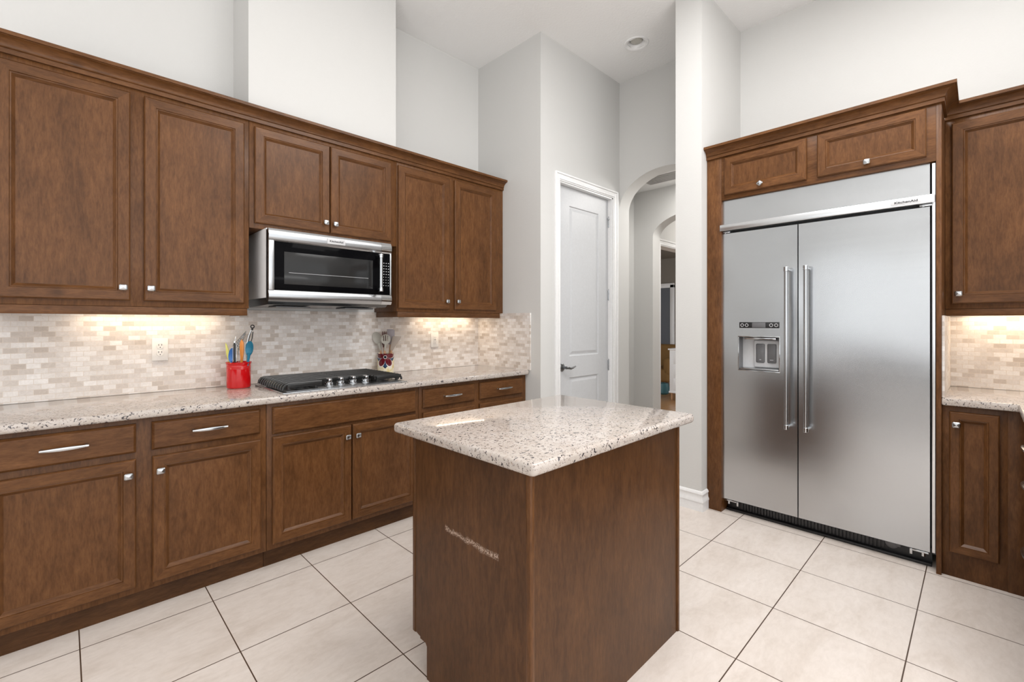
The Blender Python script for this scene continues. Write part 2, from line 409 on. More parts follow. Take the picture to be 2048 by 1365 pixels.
# living-room wall with windows behind the photographer (unseen, added for the steel's reflections)
g = G(); WINS = [(-4.3, -2.9), (-2.5, -1.1), (-0.7, 0.7), (1.1, 2.5)]
xw0, xw1 = -4.72, -4.6
g.box(xw0, xw1, -5.0, 3.30, 0, 0.75); g.box(xw0, xw1, -5.0, 3.30, 2.55, ZC)
ys = [-5.0] + [v for p_ in WINS for v in p_] + [3.30]
for k in range(0, len(ys), 2): g.box(xw0, xw1, ys[k], ys[k + 1], 0.75, 2.55)
struct(g, 'wall_living_unseen', M_WALL)
g = G(); g.box(-4.6, -4.2, -4.9, 3.1, 0, 0.66, 0.004); struct(g, 'trim_3', plain('espresso_wood', (0.03, 0.016, 0.01), 0.5))  # unseen dark block added to give the steel a dark reflected band
for k, (a, b_) in enumerate(WINS):
    g = G()
    for p_, q in ((a, a + 0.05), (b_ - 0.05, b_), ((a + b_) / 2 - 0.02, (a + b_) / 2 + 0.02)): g.box(-4.69, -4.63, p_, q, 0.75, 2.55)
    for p_, q in ((0.75, 0.80), (2.50, 2.55), (1.63, 1.67)): g.box(-4.688, -4.632, a, b_, p_, q)
    struct(g, 'window_%d' % (k + 1), M_TRIM)
# hall seen through the arches
X2, YH, ZH, Y3 = 4.60, 2.686, 2.74, 2.50
g = G(); g.box(XA + 0.172, X2, YH, YH + 0.1, 0, ZH); struct(g, 'wall_hall_left', M_WALL)
arch_wall(X2, X2 + 0.16, 1.20, YH + 0.1, ZH, 1.50, 2.458, 2.226, 0.225, 'wall_hall_arch')
g = G(); g.box(XA + 0.172, 7.5, 1.0, YH + 0.1, ZH, ZH + 0.1); struct(g, 'ceiling_hall', M_CEIL)
g = G(); g.box(XA + 0.172, 6.6, 1.0, 1.2, 0, ZH); struct(g, 'wall_hall_right', M_WALL)
CX0, CX1, CZ = 4.84, 5.75, 2.165
g = G(); g.box(X2 + 0.16, CX0, Y3, Y3 + 0.12, 0, ZH); g.box(CX1, 6.6, Y3, Y3 + 0.12, 0, ZH); g.box(CX0, CX1, Y3, Y3 + 0.12, CZ, ZH)
struct(g, 'wall_corridor', M_WALL)
def wood_floor():
    m, t, p = mat('amber_plank_floor')
    v = coord(t); br = nd(t, 'ShaderNodeTexBrick', offset=0.37); lk(t, v, br.inputs['Vector'])
    br.inputs['Scale'].default_value = 1; br.inputs['Brick Width'].default_value = 1.1; br.inputs['Row Height'].default_value = 0.10
    br.inputs['Mortar Size'].default_value = 0.001; br.inputs['Color1'].default_value = (0.40, 0.20, 0.08, 1); br.inputs['Color2'].default_value = (0.52, 0.29, 0.13, 1); br.inputs['Mortar'].default_value = (0.1, 0.05, 0.02, 1)
    lk(t, mixc(t, 0.5, br.outputs['Color'], ramp(t, noise(t, coord(t, (0.2, 3, 1)), 14, 4), [(0.3, (0.7, 0.7, 0.7)), (0.7, (1.1, 1.1, 1.1))]), 'MULTIPLY'), p.inputs['Base Color'])
    p.inputs['Roughness'].default_value = 0.28; return m
g = G(); g.box(4.86, 10.0, 1.0, 7.0, -0.10, 0.0); g.box(2.9, 4.86, 2.56, 7.0, -0.10, 0.0); struct(g, 'floor_bedroom', wood_floor())
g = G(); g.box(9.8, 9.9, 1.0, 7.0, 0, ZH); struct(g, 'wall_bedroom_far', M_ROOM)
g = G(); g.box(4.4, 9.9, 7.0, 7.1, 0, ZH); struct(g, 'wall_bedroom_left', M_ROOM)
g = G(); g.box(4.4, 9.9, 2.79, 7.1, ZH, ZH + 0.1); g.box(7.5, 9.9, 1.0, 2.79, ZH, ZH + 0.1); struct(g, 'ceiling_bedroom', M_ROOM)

# baseboards (profiled)
BPROF = [(0.0, 0.0), (0.014, 0.0), (0.014, 0.060), (0.017, 0.062), (0.017, 0.072), (0.011, 0.085), (0.011, 0.112), (0.014, 0.118), (0.012, 0.128), (0.005, 0.136), (0.0, 0.137)]
def base_run(g, path, nrm):
    rs = []
    for (x, y), (nx, ny) in zip(path, nrm): rs.append([(x + nx * d, y + ny * d, z) for d, z in BPROF])
    g.rings(rs)
g = G()
base_run(g, [(XA, PIER_Y1), (PIER_X, PIER_Y1), (PIER_X, PIER_Y0), (PIER_X + 0.085, PIER_Y0)], [(0, 1), (-1, 1), (-1, -1), (0, -1)])
struct(g, 'baseboard_pier', M_TRIM)
g = G(); base_run(g, [(XP + 0.001, 2.60), (XP, YP), (DX0 - 0.066, YP)], [(-1, 0), (-1, -1), (0, -1)])
base_run(g, [(DX1 + 0.066, YP), (XA + 0.17, YP)], [(0, -1), (0, -1)]); struct(g, 'baseboard_pantry', M_TRIM)

# ------------------------------------------------------------------ pantry door and casing
def casing(g, x0, x1, z1, y, wd, sgn=-1):
    for off0, off1, t in ((0.0, 0.010, 0.010), (0.010, 0.028, 0.016), (0.028, wd - 0.014, 0.013), (wd - 0.014, wd, 0.021)):
        for a, b in ((x0 - off1, x0 - off0), (x1 + off0, x1 + off1)):
            g.box(a, b, y - t, y, 0, z1 + off1, 0.002)
        g.box(x0 - off0 - 0.0005, x1 + off0 + 0.0005, y - t + 0.0003, y, z1 + off0, z1 + off1, 0.002)
g = G(); casing(g, DX0, DX1, DZ, YP, 0.066)
g.box(DX0, DX0 + 0.012, YP, YP + 0.12, 0, DZ); g.box(DX1 - 0.012, DX1, YP, YP + 0.12, 0, DZ); g.box(DX0, DX1, YP, YP + 0.12, DZ - 0.012, DZ)
struct(g, 'trim_1', M_TRIM)
d1 = thing('door_1', (3.0, YP + 0.04, 0.01), None, None, kind='structure')
fr = Fr('x', YP + 0.045)
def inset_panel(x0, x1, z0, z1):
    return [(x0, x1, z0, z1, i, d) for i, d in ((0, 0.0), (0.012, -0.011), (0.030, -0.007), (0.046, 0.0), (0.05, 0.0))]
g = G()
dx0, dx1, pz = 2.990, 3.757, [(0.19, 0.822), (1.008, 2.312)]
px0, px1 = 3.165, 3.602
y0 = YP + 0.045
b = bmesh.new()
def quad(b, pts): return b.faces.new([b.verts.new(p) for p in pts])
xs = [dx0, px0, px1, dx1]; zs = [0.012, pz[0][0], pz[0][1], pz[1][0], pz[1][1], 2.467]
for i in range(3):
    for j in range(5):
        if i == 1 and j in (1, 3): continue
        quad(b, [(xs[i], y0, zs[j]), (xs[i + 1], y0, zs[j]), (xs[i + 1], y0, zs[j + 1]), (xs[i], y0, zs[j + 1])])
for z0, z1 in pz:
    pr = [(0, 0), (0.006, 0.009), (0.016, 0.010), (0.040, 0.003), (0.046, 0.003)]
    for (i0, e0), (i1, e1) in zip(pr, pr[1:]):
        A = [(px0 + i0, y0 + e0, z0 + i0), (px1 - i0, y0 + e0, z0 + i0), (px1 - i0, y0 + e0, z1 - i0), (px0 + i0, y0 + e0, z1 - i0)]
        B = [(px0 + i1, y0 + e1, z0 + i1), (px1 - i1, y0 + e1, z0 + i1), (px1 - i1, y0 + e1, z1 - i1), (px0 + i1, y0 + e1, z1 - i1)]
        for k in range(4): quad(b, [A[k], A[(k + 1) % 4], B[(k + 1) % 4], B[k]])
    i1, e1 = pr[-1]; quad(b, [(px0 + i1, y0 + e1, z0 + i1), (px1 - i1, y0 + e1, z0 + i1), (px1 - i1, y0 + e1, z1 - i1), (px0 + i1, y0 + e1, z1 - i1)])
# back and edges
quad(b, [(dx0, y0 + 0.035, 0.012), (dx1, y0 + 0.035, 0.012), (dx1, y0 + 0.035, 2.467), (dx0, y0 + 0.035, 2.467)])
for A, B in (((dx0, 0.012), (dx1, 0.012)), ((dx1, 0.012), (dx1, 2.467)), ((dx1, 2.467), (dx0, 2.467)), ((dx0, 2.467), (dx0, 0.012))):
    quad(b, [(A[0], y0, A[1]), (B[0], y0, B[1]), (B[0], y0 + 0.035, B[1]), (A[0], y0 + 0.035, A[1])])
bmesh.ops.remove_doubles(b, verts=b.verts, dist=1e-5); bmesh.ops.recalc_face_normals(b, faces=b.faces)
g._add(b); g.make('door_panel', M_DOOR, d1, smooth=10)
g = G(); hc = Vector((3.062, y0 + 0.001, 0.917))
g.lathe(hc, [(0.034, 0), (0.034, 0.006), (0.026, 0.013), (0.012, 0.016), (0.0115, 0.048), (0.013, 0.056), (0.006, 0.060)], (0, -1, 0), 24)
g.tube([hc + Vector((-0.006, -0.052, 0)), hc + Vector((0.02, -0.056, -0.002)), hc + Vector((0.055, -0.055, -0.010)), hc + Vector((0.09, -0.054, -0.004)), hc + Vector((0.125, -0.052, 0.006))],
       [0.011, 0.0115, 0.0095, 0.008, 0.005], 12)
g.make('door_handle', M_DARKMETAL, d1)
for z in (2.255, 1.56, 0.895):
    g = G(); g.box(3.752, 3.762, y0 - 0.004, y0 + 0.002, z - 0.045, z + 0.045, 0.001); g.lathe((3.760, y0 - 0.008, z - 0.048), [(0.0065, 0), (0.0065, 0.096)], seg=12)
    g.lathe((3.760, y0 - 0.008, z + 0.048), [(0.0045, 0), (0.006, 0.004), (0.002, 0.010)], seg=12)
    if z > 2: g.tube([(3.745, y0 - 0.012, z + 0.03), (3.775, y0 - 0.016, z + 0.03)], 0.006, 8); g.lathe((3.738, y0 - 0.011, z + 0.03), [(0.008, 0), (0.008, 0.01)], (1, 0, 0), 10)
    g.make('hinge', M_NICKEL if z < 2.5 else M_NICKEL, d1)
g = G(); casing(g, CX0, CX1, CZ, Y3, 0.072); struct(g, 'trim_2', M_TRIM)

# unseen trim frames added around the two overhead fill lights
for k, (cx_, cy_, sx_, sy_) in enumerate(((2.2, -0.4, 1.8, 1.6), (1.85, 0.75, 1.4, 1.0 - 0.34))):
    g = G(); x0, x1, y0_, y1_ = cx_ - sx_ / 2, cx_ + sx_ / 2, cy_ - sy_ / 2, cy_ + sy_ / 2
    for a_ in ((x0 - 0.03, x0, y0_ - 0.03, y1_ + 0.03), (x1, x1 + 0.03, y0_ - 0.03, y1_ + 0.03), (x0, x1, y0_ - 0.03, y0_), (x0, x1, y1_, y1_ + 0.03)): g.box(*a_, ZC - 0.03, ZC)
    struct(g, 'trim_%d' % (4 + k), M_TRIM)

# ------------------------------------------------------------------ recessed light, vent
lx, ly = 3.432, 1.98
t_ = thing('recessed_light', (lx, ly, ZC), 'round white recessed downlight, unlit, in the ceiling before the arched opening', 'ceiling light')
g = G(); g.lathe((lx, ly, ZC), [(0.100, 0.0), (0.100, -0.003), (0.094, -0.007), (0.084, -0.0065), (0.078, -0.003), (0.076, 0.0)], seg=48, caps=(False, False)); g.make('trim_ring', M_TRIM, t_)
g = G(); g.lathe((lx, ly, ZC), [(0.077, -0.002), (0.0655, 0.010), (0.056, 0.050), (0.0545, 0.060)], seg=48, caps=(False, True)); g.make('reflector', M_TRIM, t_)
g = G(); g.lathe((lx, ly, ZC + 0.036), [(0.047, 0.0), (0.047, -0.016), (0.040, -0.022), (0.0, -0.025)], seg=40, caps=(False, True)); g.make('lamp_lens', plain('frosted_lens', (0.45, 0.44, 0.40), 0.4), t_)
g = G(); vx, vy = 4.30, 2.2
g.box(vx - 0.10, vx + 0.10, vy - 0.30, vy + 0.18, ZH - 0.012, ZH, 0.003)
for k in range(8): g.box(vx - 0.085 + k * 0.022, vx - 0.074 + k * 0.022, vy - 0.28, vy + 0.16, ZH - 0.018, ZH - 0.011)
tag(g.make('air_vent', plain('grey_grille', (0.42, 0.41, 0.40), 0.5)), 'grey louvred air vent on the low hall ceiling behind the first arch', 'vent')

# ------------------------------------------------------------------ left wall cabinets
FB, DB = 2.59, 2.57          # base face frame and door front
UF = 2.86                    # wall cabinet face frame
frB, frU = Fr('x', FB), Fr('x', UF)
BZ0, BZ1 = 0.102, 0.876
def base_unit(x0, x1, label, doors, drawers, end=False):
    c = thing('base_cabinet', ((x0 + x1) / 2, 2.9, 0), label, 'cabinet', 'base cabinets along the cooktop wall')
    g = G(); g.box(x0 + 0.001, x1 - 0.001, FB, YW - 0.002, BZ0, BZ1 - 0.001, 0.001); g.make('body', WZ, c)
    g = G(); g.box(x0 + 0.001, x1 - 0.001, FB + 0.05, FB + 0.068, 0.0, BZ0); g.make('toe_kick', WT, c)
    for u0, u1, zt, kside in doors:
        d = door(c, frB, u0, u1, 0.131, zt, 0.064)
        knob(d, frB, (u1 - 0.028) if kside > 0 else (u0 + 0.028), zt - 0.066)
    for u0, u1, h in drawers:
        d = drawer(c, frB, u0, u1, 0.726 if h != 0 else 0.710, 0.853, 'drawer' if h else 'false_front')
        if h: pull(d, frB, (u0 + u1) / 2 + 0.01 if x0 > 1 else h, 0.792, 0.145)
    return c
base_unit(-0.27, 0.767, 'two-drawer base cabinet under the counter left of the cooktop, by the red crock', [(-0.225, 0.233, 0.697, 1), (0.290, 0.738, 0.697, -1)], [(-0.225, 0.233, 0.005), (0.288, 0.736, 0.509)])
base_unit(0.767, 1.704, 'wide base cabinet with a blank front panel under the gas cooktop', [(0.794, 1.229, 0.696, 1), (1.236, 1.676, 0.696, -1)], [(0.794, 1.676, 0)])
base_unit(1.704, XP - 0.001, 'base cabinet with two short drawers at the far end by the pantry corner', [(1.732, 2.183, 0.696, 1), (2.231, 2.690, 0.696, -1)], [(1.732, 2.183, 1), (2.231, 2.690, 1)])

def crown(g, pts, nrm, zb=2.437, k=1.0):
    """crown profile swept along mitred path"""
    pr = [(0.0, 0.0), (0.012, 0.0), (0.012, 0.018), (0.010, 0.019), (0.010, 0.021), (0.014, 0.022), (0.0165, 0.024), (0.0165, 0.0255), (0.015, 0.027), (0.016, 0.033), (0.022, 0.043), (0.033, 0.053), (0.046, 0.059), (0.050, 0.060), (0.050, 0.0625), (0.058, 0.063), (0.058, 0.079), (0.0, 0.079)]
    rs = []
    for (x, y), (nx, ny) in zip(pts, nrm): rs.append([(x + nx * d * k, y + ny * d * k, zb + z) for d, z in pr])
    g.rings(rs)
def upper_unit(x0, x1, z0, label, doors, rail=None):
    c = thing('wall_cabinet', ((x0 + x1) / 2, 3.02, z0), label, 'cabinet', 'wall cabinets above the cooktop wall')
    g = G(); g.box(x0 + 0.001, x1 - 0.001, UF, YW - 0.002, z0, 2.46, 0.001); g.make('body', WZ, c)
    for u0, u1, za, kside, zk in doors:
        d = door(c, frU, u0, u1, za, 2.412, 0.066)
        knob(d, frU, (u1 - 0.028) if kside > 0 else (u0 + 0.026), zk)
    if rail:
        g = G(); g.box(rail[0], rail[1], UF + 0.004, UF + 0.024, 1.338, z0, 0.002)
        if rail[2]: g.box(rail[0], rail[0] + 0.018, UF + 0.024, YW - 0.016, 1.338, z0, 0.002)
        if rail[3]: g.box(rail[1] - 0.018, rail[1], UF + 0.024, YW - 0.016, 1.338, z0, 0.002)
        g.make('light_rail', WX, c)
    return c
upper_unit(-0.27, 0.757, 1.378, 'tall two-door wall cabinet left of the microwave', [(-0.21, 0.235, 1.405, 1, 1.467), (0.288, 0.730, 1.405, -1, 1.467)], (-0.27, 0.750, 0, 1))
upper_unit(0.757, 1.70, 1.836, 'short two-door wall cabinet directly above the microwave', [(0.782, 1.213, 1.864, 1, 1.924), (1.220, 1.648, 1.864, -1, 1.922)])
upper_unit(1.70, XP - 0.001, 1.378, 'tall two-door wall cabinet between the microwave and the pantry corner', [(1.706, 2.154, 1.401, 1, 1.462), (2.206, 2.648, 1.401, -1, 1.464)], (1.71, 2.708, 1, 0))
g = G(); crown(g, [(-0.27, UF), (XP - 0.001, UF)], [(0, -1), (0, -1)])
tag(g.make('crown_molding', WX, smooth=25), 'long brown crown molding over the wall cabinets above the microwave', 'molding', 'cabinet crown moldings')

# ------------------------------------------------------------------ worktops and backsplash
def slab(name, x0, x1, y0, y1, label, r=0.012):
    g = G(); g.box(x0, x1, y0, y1, 0.876, CT, r, seg=3)
    return tag(g.make(name, M_GRAN), label, 'countertop', 'speckled granite countertops')
slab('countertop', -0.30, XP - 0.002, 2.545, YW - 0.002, 'long speckled granite countertop with the gas cooktop set in it')
slab('countertop', 0.915, 1.925, 0.838, 1.567, 'speckled granite top of the kitchen island', 0.013)
g = G(); g.prism([(XB - 0.002, 0.139, 0.876), (3.242, 0.139, 0.876), (3.242, -0.124, 0.876), (2.21, -0.124, 0.876), (2.21, -0.775, 0.876), (XB - 0.002, -0.775, 0.876)], (0, 0, 0.038), bev=0.008)
tag(g.make('countertop', M_GRAN), 'L-shaped speckled granite countertop beside the refrigerator', 'countertop', 'speckled granite countertops')
g = G(); g.box(-0.27, XP - 0.011, YW - 0.010, YW - 0.0008, CT + 0.0003, 1.377); o = g.make('backsplash', M_TILEX); tag(o, 'long beige marble mosaic backsplash behind the cooktop', 'backsplash')
g = G(); g.box(XP - 0.010, XP, 2.530, YW, CT, 1.378); o = g.make('backsplash', M_TILEY); tag(o, 'short mosaic backsplash return on the pantry side wall', 'backsplash')
g = G(); g.box(XB - 0.010, XB - 0.0008, -0.775, 0.1385, CT + 0.0003, 1.3355); g.box(3.262, XB - 0.0101, 0.1285, 0.1385, CT + 0.0003, 1.3355, mi=1); o = g.make('backsplash', [M_TILEY, M_TILEX]); tag(o, 'mosaic backsplash right of the refrigerator under the glowing cabinet light', 'backsplash')

# under-cabinet lights
def light_bar(x0, x1, y0, y1, z, label, power, n):
    c = thing('under_cabinet_light', ((x0 + x1) / 2, (y0 + y1) / 2, z), label, 'light', 'under-cabinet light bars')
    g = G(); g.box(x0, x1, y0, y1, z - 0.012, z, 0.002); g.make('housing', M_WHITEP, c)
    alongx = (x1 - x0) > (y1 - y0)
    for k in range(n):
        f = (k + 0.5) / n
        cx, cy = (x0 + f * (x1 - x0), (y0 + y1) / 2) if alongx else ((x0 + x1) / 2, y0 + f * (y1 - y0))
        g = G(); g.lathe((cx, cy, z - 0.0118), [(0.009, 0), (0.008, -0.003), (0.0, -0.004)], seg=10)
        g.make('led_lens', M_LED, c)
    l = area('under_cabinet_glow', ((x0 + x1) / 2, (y0 + y1) / 2, z - 0.02), (0, 0, 0), x1 - x0, y1 - y0, power, WARM)
    return c
light_bar(0.06, 0.66, 3.075, 3.115, 1.377, 'slim lit bar under the wall cabinet left of the microwave', 0.75, 14)
light_bar(2.06, 2.64, 3.075, 3.115, 1.377, 'slim lit bar under the wall cabinet near the pantry corner', 0.75, 14)
light_bar(3.79, 3.83, -0.62, 0.06, 1.377, 'slim lit bar under the wall cabinet right of the refrigerator', 1.7, 14)

# outlets
def outlet(x, z, wd, ht, label, style):
    c = thing('wall_outlet', (x, YW - 0.010, z), label, 'outlet', 'white wall outlets on the backsplash')
    f = Fr('x', YW - 0.010)
    g = G(); f.box(g, x - wd / 2, x + wd / 2, z - ht / 2, z + ht / 2, 0, 0.007, 0.003); g.make('cover_plate', M_WHITEP, c)
    if style == 0:
        for dz in (0.020, -0.020):
            g = G(); g.lathe(f.P(x, z + dz, 0.0065), [(0.0175, 0), (0.0172, 0.003), (0.016, 0.004)], (0, -1, 0), 24); s = g.make('socket', M_WHITEP, c)
            g = G()
            for sx in (-0.007, 0.007): f.box(g, x + sx - 0.0012, x + sx + 0.0012, z + dz + 0.001, z + dz + 0.010, 0.0104, 0.0112)
            g.lathe(f.P(x, z + dz - 0.008, 0.0104), [(0.0026, 0), (0.0026, 0.0008)], (0, -1, 0), 10); g.make('slot', M_INK, s)
    else:
        g = G(); f.box(g, x - 0.0165, x + 0.0165, z - 0.034, z + 0.034, 0.0065, 0.010, 0.002); s = g.make('socket', M_WHITEP, c)
        g = G()
        for dz in (0.017, -0.020):
            for sx in (-0.006, 0.006): f.box(g, x + sx - 0.001, x + sx + 0.001, z + dz, z + dz + 0.008, 0.0098, 0.0106)
            g.lathe(f.P(x, z + dz - 0.006, 0.0098), [(0.0024, 0), (0.0024, 0.0008)], (0, -1, 0), 10)
        f.box(g, x - 0.008, x + 0.008, z - 0.003, z + 0.003, 0.0098, 0.0106); g.make('slot', M_GREY, s)
outlet(0.391, 1.149, 0.074, 0.126, 'round-socket white outlet left of the red crock', 0)
outlet(2.247, 1.155, 0.076, 0.124, 'white rectangular-socket outlet under the wall cabinet right of the painted crock', 1)

# ------------------------------------------------------------------ kitchen island
isl = thing('kitchen_island', (1.4, 1.17, 0), 'dark brown kitchen island with a scraped end panel', 'island')
IX0, IX1, IY0, IY1 = 0.955, 1.872, 0.886, 1.486
ORG[isl.name] = Vector((0.955, 0.886, 0)); isl.location = (0.955, 0.886, 0)
g = G(); g.prism([(IX0, IY0, 0), (IX0, 1.397, 0), (IX0, 1.397, 0.118), (IX0, 1.405, 0.128), (IX0, 1.425, 0.132), (IX0, 1.445, 0.136), (IX0, 1.468, 0.140), (IX0, 1.468, 0.8755), (IX0, IY0, 0.8755)], (0.019, 0, 0)); g.make('end_panel', WI, isl)
g = G(); g.box(IX0 + 0.019, IX1 - 0.012, IY0, IY0 + 0.02, 0, 0.8755); g.make('back_panel', WI2, isl)
g = G(); g.box(IX0 + 0.019, IX1 - 0.012, IY0 + 0.02, 1.468, 0.105, 0.8755); g.box(IX0 + 0.019, IX1 - 0.012, IY0 + 0.02, 1.40, 0, 0.105); g.make('body', WI2, isl)
g = G(); g.box(IX0 - 0.001, IX1, 1.470, 1.490, 0.135, 0.8755, 0.003); g.make('face_frame', WI2, isl)
g = G(); g.box(IX0 - 0.004, IX0 + 0.016, IY0 - 0.005, IY0 + 0.014, 0, 0.8755, 0.004); g.make('corner_strip', WEND, isl)
g = G(); g.box(IX1 - 0.012, IX1 + 0.004, IY0 - 0.006, IY0 + 0.010, 0, 0.8755, 0.003); g.box(IX1 - 0.012, IX1, IY0 + 0.010, 1.468, 0, 0.8755); g.make('edge_strip', WEND, isl)
fI = Fr('x', 1.490, 1)
for a, b, ks in ((0.975, 1.405, 1), (1.412, 1.85, -1)):
    d = door(isl, fI, a, b, 0.16, 0.69); knob(d, fI, b - 0.028 if ks > 0 else a + 0.028, 0.63)
    d = drawer(isl, fI, a, b, 0.72, 0.85); pull(d, fI, (a + b) / 2, 0.79)

# ------------------------------------------------------------------ refrigerator surround and right-hand cabinets
FX = 3.253
frF = Fr('y', FX)
c = thing('refrigerator_cabinet', (3.57, 0.73, 0), 'tall brown cabinet surround with two small doors above the refrigerator', 'cabinet')
g = G(); g.box(FX, XB - 0.002, 1.232, 1.3285, 0, 2.437, 0.001); g.make('side_panel', WZ, c)
g = G(); g.box(FX, XB - 0.002, 0.1395, 0.160, 0, 2.437, 0.001); g.make('side_panel', WZ, c)
g = G(); g.box(FX + 0.001, XB - 0.002, 0.160, 1.232, 2.136, 2.437, 0.001); g.make('top_cabinet', WY, c)
d = door(c, frF, 0.730, 1.209, 2.163, 2.416, 0.062); knob(d, frF, 0.982, 2.194, rot=R(45))
d = door(c, frF, 0.196, 0.676, 2.163, 2.416, 0.062); knob(d, frF, 0.440, 2.194)
g = G(); crown(g, [(FX, 1.3285), (FX, 0.1395), (3.52, 0.1395)], [(-1, 0), (-1, -1), (0, -1)], 2.431)
tag(g.make('crown_molding', WY, smooth=25), 'mitred brown crown molding over the refrigerator cabinet', 'molding', 'cabinet crown moldings')

UX = 3.577; frR = Fr('y', UX)
c = thing('wall_cabinet', (3.73, -0.1, 1.38), 'brown wall cabinet right of the refrigerator, cut off by the photo edge', 'cabinet')
g = G(); g.box(UX, XB - 0.002, -0.60, 0.139, 1.376, 2.46, 0.001); g.make('body', WZ, c)
g = G(); g.box(UX + 0.004, UX + 0.024, -0.60, 0.1385, 1.336, 1.376, 0.002); g.make('light_rail', WY, c)
d = door(c, frR, -0.36, 0.113, 1.403, 2.404, 0.066); knob(d, frR, 0.085, 1.458)
g = G(); crown(g, [(UX, 0.1395), (UX, -0.60)], [(-1, 0), (-1, 0)], 2.431)
tag(g.make('crown_molding', WY, smooth=25), 'lower brown crown molding over the wall cabinet right of the refrigerator', 'molding', 'cabinet crown moldings')

BX = 3.280; frC = Fr('y', BX)
c = thing('base_cabinet', (3.6, 0.0, 0), 'narrow-door base cabinet tight against the right side of the refrigerator', 'cabinet')
g = G(); g.box(BX, XB - 0.002, -0.16, 0.139, 0, 0.8755, 0.001); g.make('body', WZ, c)
g = G(); g.box(BX - 0.003, BX, -0.16, -0.090, 0, 0.8755, 0.001); g.make('filler_strip', WZ, c)
d = door(c, frC, -0.064, 0.112, 0.128, 0.846, 0.056); knob(d, frC, 0.085, 0.782)
frD = Fr('x', -0.165, 1)
c = thing('base_cabinet', (2.6, -0.47, 0), 'base cabinet run toward the camera on the right, its steel pulls seen edge-on', 'cabinet')
g = G(); g.box(2.23, BX - 0.005, -0.775, -0.165, 0.10, 0.8755, 0.001); g.make('body', WZ, c)
g = G(); g.box(2.23, BX - 0.005, -0.24, -0.22, 0, 0.10); g.make('toe_kick', WT, c)
for a, b in ((2.25, 2.58), (2.61, 2.98)):
    d = drawer(c, frD, a, b, 0.715, 0.853); pull(d, frD, b - 0.16, 0.785, 0.13, 0.02)
    d = drawer(c, frD, a, b, 0.44, 0.695); pull(d, frD, b - 0.16, 0.635, 0.13, 0.02)
    d = drawer(c, frD, a, b, 0.13, 0.42); pull(d, frD, b - 0.16, 0.36, 0.13, 0.02)

# ------------------------------------------------------------------ refrigerator
fx = 3.279
f = Fr('y', fx)
rf = thing('refrigerator', (3.55, 0.70, 0), 'wide stainless steel side-by-side refrigerator with dispenser', 'refrigerator')
RY0, RY1 = 0.185, 1.234
g = G(); g.box(fx + 0.10, XB - 0.01, 0.164, 1.229, 0.05, 2.132); g.make('cabinet_body', M_GREY, rf)
def steel_panel(u0, u1, z0, z1, name, hole=None, ph=0.0):
    """sheet-steel front, very slightly rolled like the real doors, on a folded box"""
    g = G(); b = bmesh.new()
    def cuts(a, c, n, extra):
        v = [a + (c - a) * k / n for k in range(n + 1)]
        v = [x for x in v if all(abs(x - e) > 0.012 for e in extra)] + list(extra); return sorted(v)
    us = cuts(u0, u1, 10, hole[:2] if hole else ()); zs = cuts(z0, z1, 44 if z1 - z0 > 1 else 4, hole[2:] if hole else ())
    def dd(u, z):
        e = min(1.0, min(u - u0, u1 - u, z - z0, z1 - z) / 0.06)
        return max(0.0, e) * (0.0011 * math.sin(z * 11.5 + ph + 0.9 * math.sin(u * 6.0 + ph)) - 0.0008)
    V = {(i, j): b.verts.new(f.P(u, z, dd(u, z))) for i, u in enumerate(us) for j, z in enumerate(zs)}
    for i in range(len(us) - 1):
        for j in range(len(zs) - 1):
            um, zm = (us[i] + us[i + 1]) / 2, (zs[j] + zs[j + 1]) / 2
            if hole and hole[0] < um < hole[1] and hole[2] < zm < hole[3]: continue
            b.faces.new((V[i, j], V[i + 1, j], V[i + 1, j + 1], V[i, j + 1]))
    bmesh.ops.recalc_face_normals(b, faces=b.faces)
    if sum(q.normal.x for q in b.faces) > 0: bmesh.ops.reverse_faces(b, faces=b.faces)
    g._add(b)
    bb = [(u0, z0), (u1, z0), (u1, z1), (u0, z1)]
    b = bmesh.new()
    for k in range(4):
        A, B = bb[k], bb[(k + 1) % 4]; quad(b, [f.P(*A), f.P(*B), f.P(*B, -0.048), f.P(*A, -0.048)])
    if not hole: quad(b, [f.P(*p, -0.048) for p in bb])
    g._add(b)
    return g.make(name, M_FRIDGE, rf, smooth=30)
steel_panel(RY0, RY1, 1.972, 2.134, 'top_grille_panel')
DSP = (0.888, 1.127, 0.984, 1.204)
dl = steel_panel(0.7865, RY1, 0.092, 1.908, 'door', DSP, 1.9); dl['label'] = 'narrow steel freezer door with dispenser'
dr = steel_panel(RY0, 0.7805, 0.092, 1.908, 'door', None, 1.2); dr['label'] = 'wide steel refrigerator door'
g = G(); f.box(g, 0.164, 1.240, 1.9235, 1.966, -0.04, 0.034, 0.004); bar = g.make('name_bar', steel('bright_steel', 0.78, 0.28, (1, 0.03, 1)), rf)
g = G(); f.box(g, 0.215, 0.339, 1.9295, 1.9575, 0.033, 0.037, 0.0015); bd = g.make('badge', M_LGREY, bar)
text_geo('KitchenAid', 0.0165, f, 0.277, 1.9435, 0.0374, 0.0004, 1.28, True).make('lettering', M_INK, bd, smooth=0)
for u, sg in ((1.215, 1), (0.21, -1)):
    g = G(); f.box(g, u - 0.035, u + 0.015, 1.911, 1.920, -0.02, 0.012, 0.001); g.lathe(f.P(u, 1.909, 0.002), [(0.007, 0), (0.007, 0.012)], seg=12); g.make('hinge', M_CHROME, rf)
g = G(); f.box(g, 0.185, 1.234, 1.908, 1.972, -0.05, -0.03); f.box(g, 0.778, 0.790, 0.09, 1.91, -0.05, -0.03); g.make('seal_gap', M_GAP, rf)
g = G(); g.box(3.262, 3.33, 0.163, 0.1755, 0.10, 2.128, 0.001); g.make('side_trim', steel('pale_trim', 0.8, 0.3), rf)
